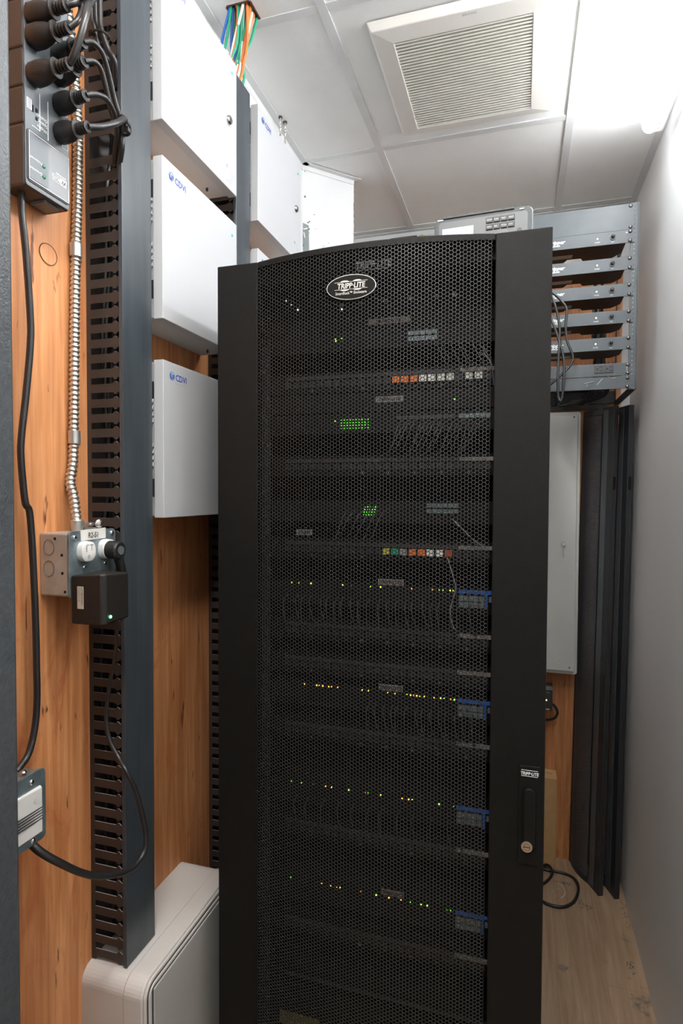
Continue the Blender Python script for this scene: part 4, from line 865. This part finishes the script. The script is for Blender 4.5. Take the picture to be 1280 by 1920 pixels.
# ---------------------------------------------------------------- leaning split rack doors
M['mesh2'] = mat('perforated door steel', (.09,.095,.105), .4)
vs, fs = perf(.012, .152, .022, 1.876, lambda x: .0, p=.0065, a=.0019, th=.0012)
wid = .225
def bow2(x): return -.012*(1-((x-.082)/.070)**2)
vs = [(x, y+bow2(x), z) for x, y, z in vs]
pme = bpy.data.meshes.new('perforated_sheet'); pme.from_pydata(vs, [], fs); pme.update(); pme.materials.append(M['mesh2'])
def lean_door(Pn, Pf, Tn, label):
    # local frame: x from the far edge to the near edge, z up the door, y its thickness away from the rack
    Pn, Pf, Tn = Vector(Pn), Vector(Pf), Vector(Tn); ex = (Pn-Pf).normalized(); ez = (Tn-Pn); ez = (ez-ex*ez.dot(ex)).normalized(); ey = ez.cross(ex)
    t = thing('rack_door_leaf', Pf, label, 'rack door'); t.matrix_world = Matrix(((ex.x,ey.x,ez.x,Pf.x), (ex.y,ey.y,ez.y,Pf.y), (ex.z,ey.z,ez.z,Pf.z), (0,0,0,1)))
    ORG[t.name] = Vector((0,0,0)); H = 1.898
    m = MB(); m.box(0, .0125, 0, .020, 0, H); m.box(.1515, wid, 0, .020, 0, H)
    xs = [.0125+(.139)*k/10 for k in range(11)]
    for z0, z1 in ((0,.024), (H-.024,H)): m.prism([(x, bow2(x), z0) for x in xs]+[(.1515,.020,z0), (.0125,.020,z0)], (0,0,z1-z0))
    m.build('frame', M['black2'], t, bevel=.001)
    o = bpy.data.objects.new('perforated_sheet', pme); C.objects.link(o); o.parent = t; ORG[o.name] = Vector((0,0,0))
    MB().box(.156, .190, -.0012, .0, .01, H-.01).build('edge_strip', M['strip2'], t)
    m = MB(); m.box(wid, wid+.0015, .003, .008, .02, H-.02).box(wid, wid+.0015, .012, .016, .02, H-.02); m.build('edge_ridge', M['black2'], t)
    MB().box(wid+.0012, wid+.002, .004, .015, H-.32, H-.27).build('latch_slot', M['blackin'], t)
    return t
M['black2'] = mat('leaning door black', (.035,.037,.041), .4, bump=.3, bscale=900); M['strip2'] = mat('door edge strip', (.10,.11,.12), .35)
lean_door((.294,2.462,FZ), (.217,2.634,FZ), (.357,2.395,.338), 'left leaf of two tall black perforated doors leaning in the corner')
lean_door((.352,2.468,FZ), (.290,2.640,FZ), (.392,2.425,.340), 'right leaf of two tall black perforated doors, against the white wall')

# ---------------------------------------------------------------- carton, coiled cord, scraps
cb = thing('cardboard_carton', (.09, 2.59, FZ), 'tall brown cardboard carton standing on the floor behind the rack', 'box')
MB().box(-.01, .1600, 2.555, 2.636, FZ, -1.178).build('carton_body', M['carton'], cb, bevel=.001)
MB().poly([(-.01,2.5545,-1.177), (.1605,2.5545,-1.177), (.1605,2.637,-1.1745), (-.01,2.637,-1.1745), (-.01,2.5545,-1.179), (.1605,2.5545,-1.179), (.1605,2.637,-1.1765), (-.01,2.637,-1.1765)], [(0,1,2,3),(7,6,5,4),(0,4,5,1),(1,5,6,2),(2,6,7,3),(3,7,4,0)]).build('lid_flap', M['carton'], cb)
for k, s in enumerate(('FRAGILE', 'THIS SIDE', 'UP 12')): text('lettering', s, cb, M['darkink'], (.075, 2.615-.02*k, -1.1755), (1,0,0), (0,1,0), .016)
MB().box(.1600, .1606, 2.575, 2.585, -1.42, -1.32).build('tape_strip', M['darkink'], cb)
cord('coiled_cord', [(.05,2.60,-1.549), (.1049,2.5354,-1.549), (.1499,2.5301,-1.549), (.2014,2.5247,-1.549), (.2339,2.4932,-1.549), (.2382,2.4362,-1.549), (.2144,2.359,-1.549), (.1734,2.3159,-1.549), (.1259,2.3132,-1.549), (.0958,2.3314,-1.549), (.06,2.38,-1.549)], .0055, M['rubber'], 'large loop of black cord lying on the floor')
cord('coiled_cord', [(.04,2.39,-1.549), (.0989,2.4258,-1.549), (.1342,2.4787,-1.549), (.1447,2.515,-1.540), (.1284,2.545,-1.5375), (.095,2.546,-1.549), (.04,2.54,-1.549)], .0055, M['rubber'], 'small inner loop of black cord on the floor near the rack foot')
cord('wire_scrap', [(.163,2.4637,FZ+.0015), (.1783,2.4516,FZ+.0015), (.1871,2.4052,FZ+.0015), (.1691,2.3679,FZ+.0015)], .0018, M['tape'], 'longer curved white wire scrap on the floor inside the cord loop', 'wire scrap', 6)
cord('wire_scrap', [(.1435,2.3599,FZ+.0012), (.1507,2.3842,FZ+.0012), (.1431,2.4086,FZ+.0012), (.1629,2.4269,FZ+.0012), (.1742,2.4173,FZ+.0012)], .0010, M['tape'], 'thinner zigzag white wire scrap on the floor inside the cord loop', 'wire scrap', 6)
def dirt(cx, cy, rx, ry, label):
    m = MB()
    for k in range(60):
        a = random.uniform(0, 6.28); q = random.random()**.7; x, y = cx+rx*q*math.cos(a), cy+ry*q*math.sin(a); s = random.uniform(.0008, .0028)
        m.poly([(x-s,y-s*.6,FZ), (x+s,y-s,FZ), (x+s*.5,y+s,FZ), (x,y,FZ+s*.5)], [(0,2,1),(0,1,3),(1,2,3),(2,0,3)])
    tag(m.build('debris', mat('grey debris', (.13,.12,.10), .9)), label, 'debris', None, 'stuff')
dirt(.245, 2.36, .035, .03, 'dark crumbs of dirt on the floor outside the cord loop'); dirt(.372, 2.09, .016, .03, 'grey plaster dust on the floor by the white wall'); dirt(.185, 2.47, .035, .012, 'dark smudge of dirt inside the cord loop'); dirt(.39, 2.35, .012, .10, 'fine grit along the foot of the white wall')

# ---------------------------------------------------------------- cables through the ceiling
cols = ['blue','orange','green','wht','blue','green','orange','wht','green','blue','orange','wht','green','orange','blue','green','wht','orange','blue','green','wht','blue','orange','green']
for k, c in enumerate(cols+cols[5:17]):
    x = HX0+.006+.048*((k*7) % 24)/23; y = HY0+.006+.046*((k*5) % 8)/7
    e = -.735+.05*((k*11) % 24)/23; f = 1.322+.042*((k*3) % 8)/7; w = random.uniform(-.012,.012)
    tag(MB().tube(spline([(x,y,CZ+.015), (x+w*.4,y,CZ-.005), (x*.65+e*.35+w, y*.6+f*.4, 1.10), (x*.3+e*.7-w, y*.3+f*.7, 1.04), (e, f, .985), (e, f, .90)], 5), .0034, 7).build('data_cable', M['c_'+c], smooth=True),
        {'blue': 'blue', 'orange': 'orange', 'green': 'green', 'wht': 'white'}[c]+' data cable dropping from the ceiling hole into the duct', 'cable', {'blue': 'blue', 'orange': 'orange', 'green': 'green', 'wht': 'white'}[c]+' cables from the ceiling hole')
for l, x, y in (('left', -.742+.004, 1.745), ('right', -.733, 1.772)):
    pts = []; rd = []
    for k in range(60): pts.append((x+.0012*math.sin(k*.9), y+.0012*math.cos(k*.9), CZ-.0015*k)); rd.append(.0020 if k % 4 < 2 else .0030)
    t = thing('armoured_whip', (x, y, CZ-.09), 'thin %s flexible metal whip hanging from ceiling behind the far enclosure' % l, 'conduit')
    MB().tube(pts, .0025, 7, rads=rd).build('ribbed_jacket', M['flex'], t, smooth=True); MB().cyl((x, y, CZ-.003), (x, y, CZ+.0015), .0065, 12).build('ceiling_hole', M['darkink'], t)
# cables glimpsed high on the back wall
for k in range(14):
    x = -.645+.0135*k; c = ['wht','grey','wht','brown','wht','grey','wht','wht','orange','orange','orange','grey','grey','green'][k]
    tag(MB().tube(spline([(x, YB-.012, CZ-.026), (x+random.uniform(-.004,.004), YB-.014, 1.08), (x+random.uniform(-.008,.008), YB-.013, .95)], 4), .0050, 7).build('wall_cable', M['c_'+c], smooth=True), {'wht': 'white', 'grey': 'grey', 'brown': 'brown', 'orange': 'orange', 'green': 'green'}[c]+' cable dropping down the back wall under the ceiling trim', 'cable', {'wht': 'white', 'grey': 'grey', 'brown': 'brown', 'orange': 'orange', 'green': 'green'}[c]+' cables high on the back wall')
t = thing('wall_module', (-.51, YB-.03, 1.05), 'dark module high on the back wall under the ceiling trim', 'device'); MB().box(-.575, -.455, YB-.028, YB-.0005, 1.05, 1.158).build('case', M['rackdark'], t, bevel=.002); MB().box(-.50, -.478, YB-.0300, YB-.028, 1.10, 1.15).build('label', M['ink'], t)
cord('wall_cable', [(-.452,YB-.010,1.10), (-.448,YB-.012,1.155), (-.425,YB-.012,1.157), (-.405,YB-.012,1.140), (-.398,YB-.010,1.10)], .0030, M['c_yellow'], 'thin yellow wire arching high on the back wall', 'cable')
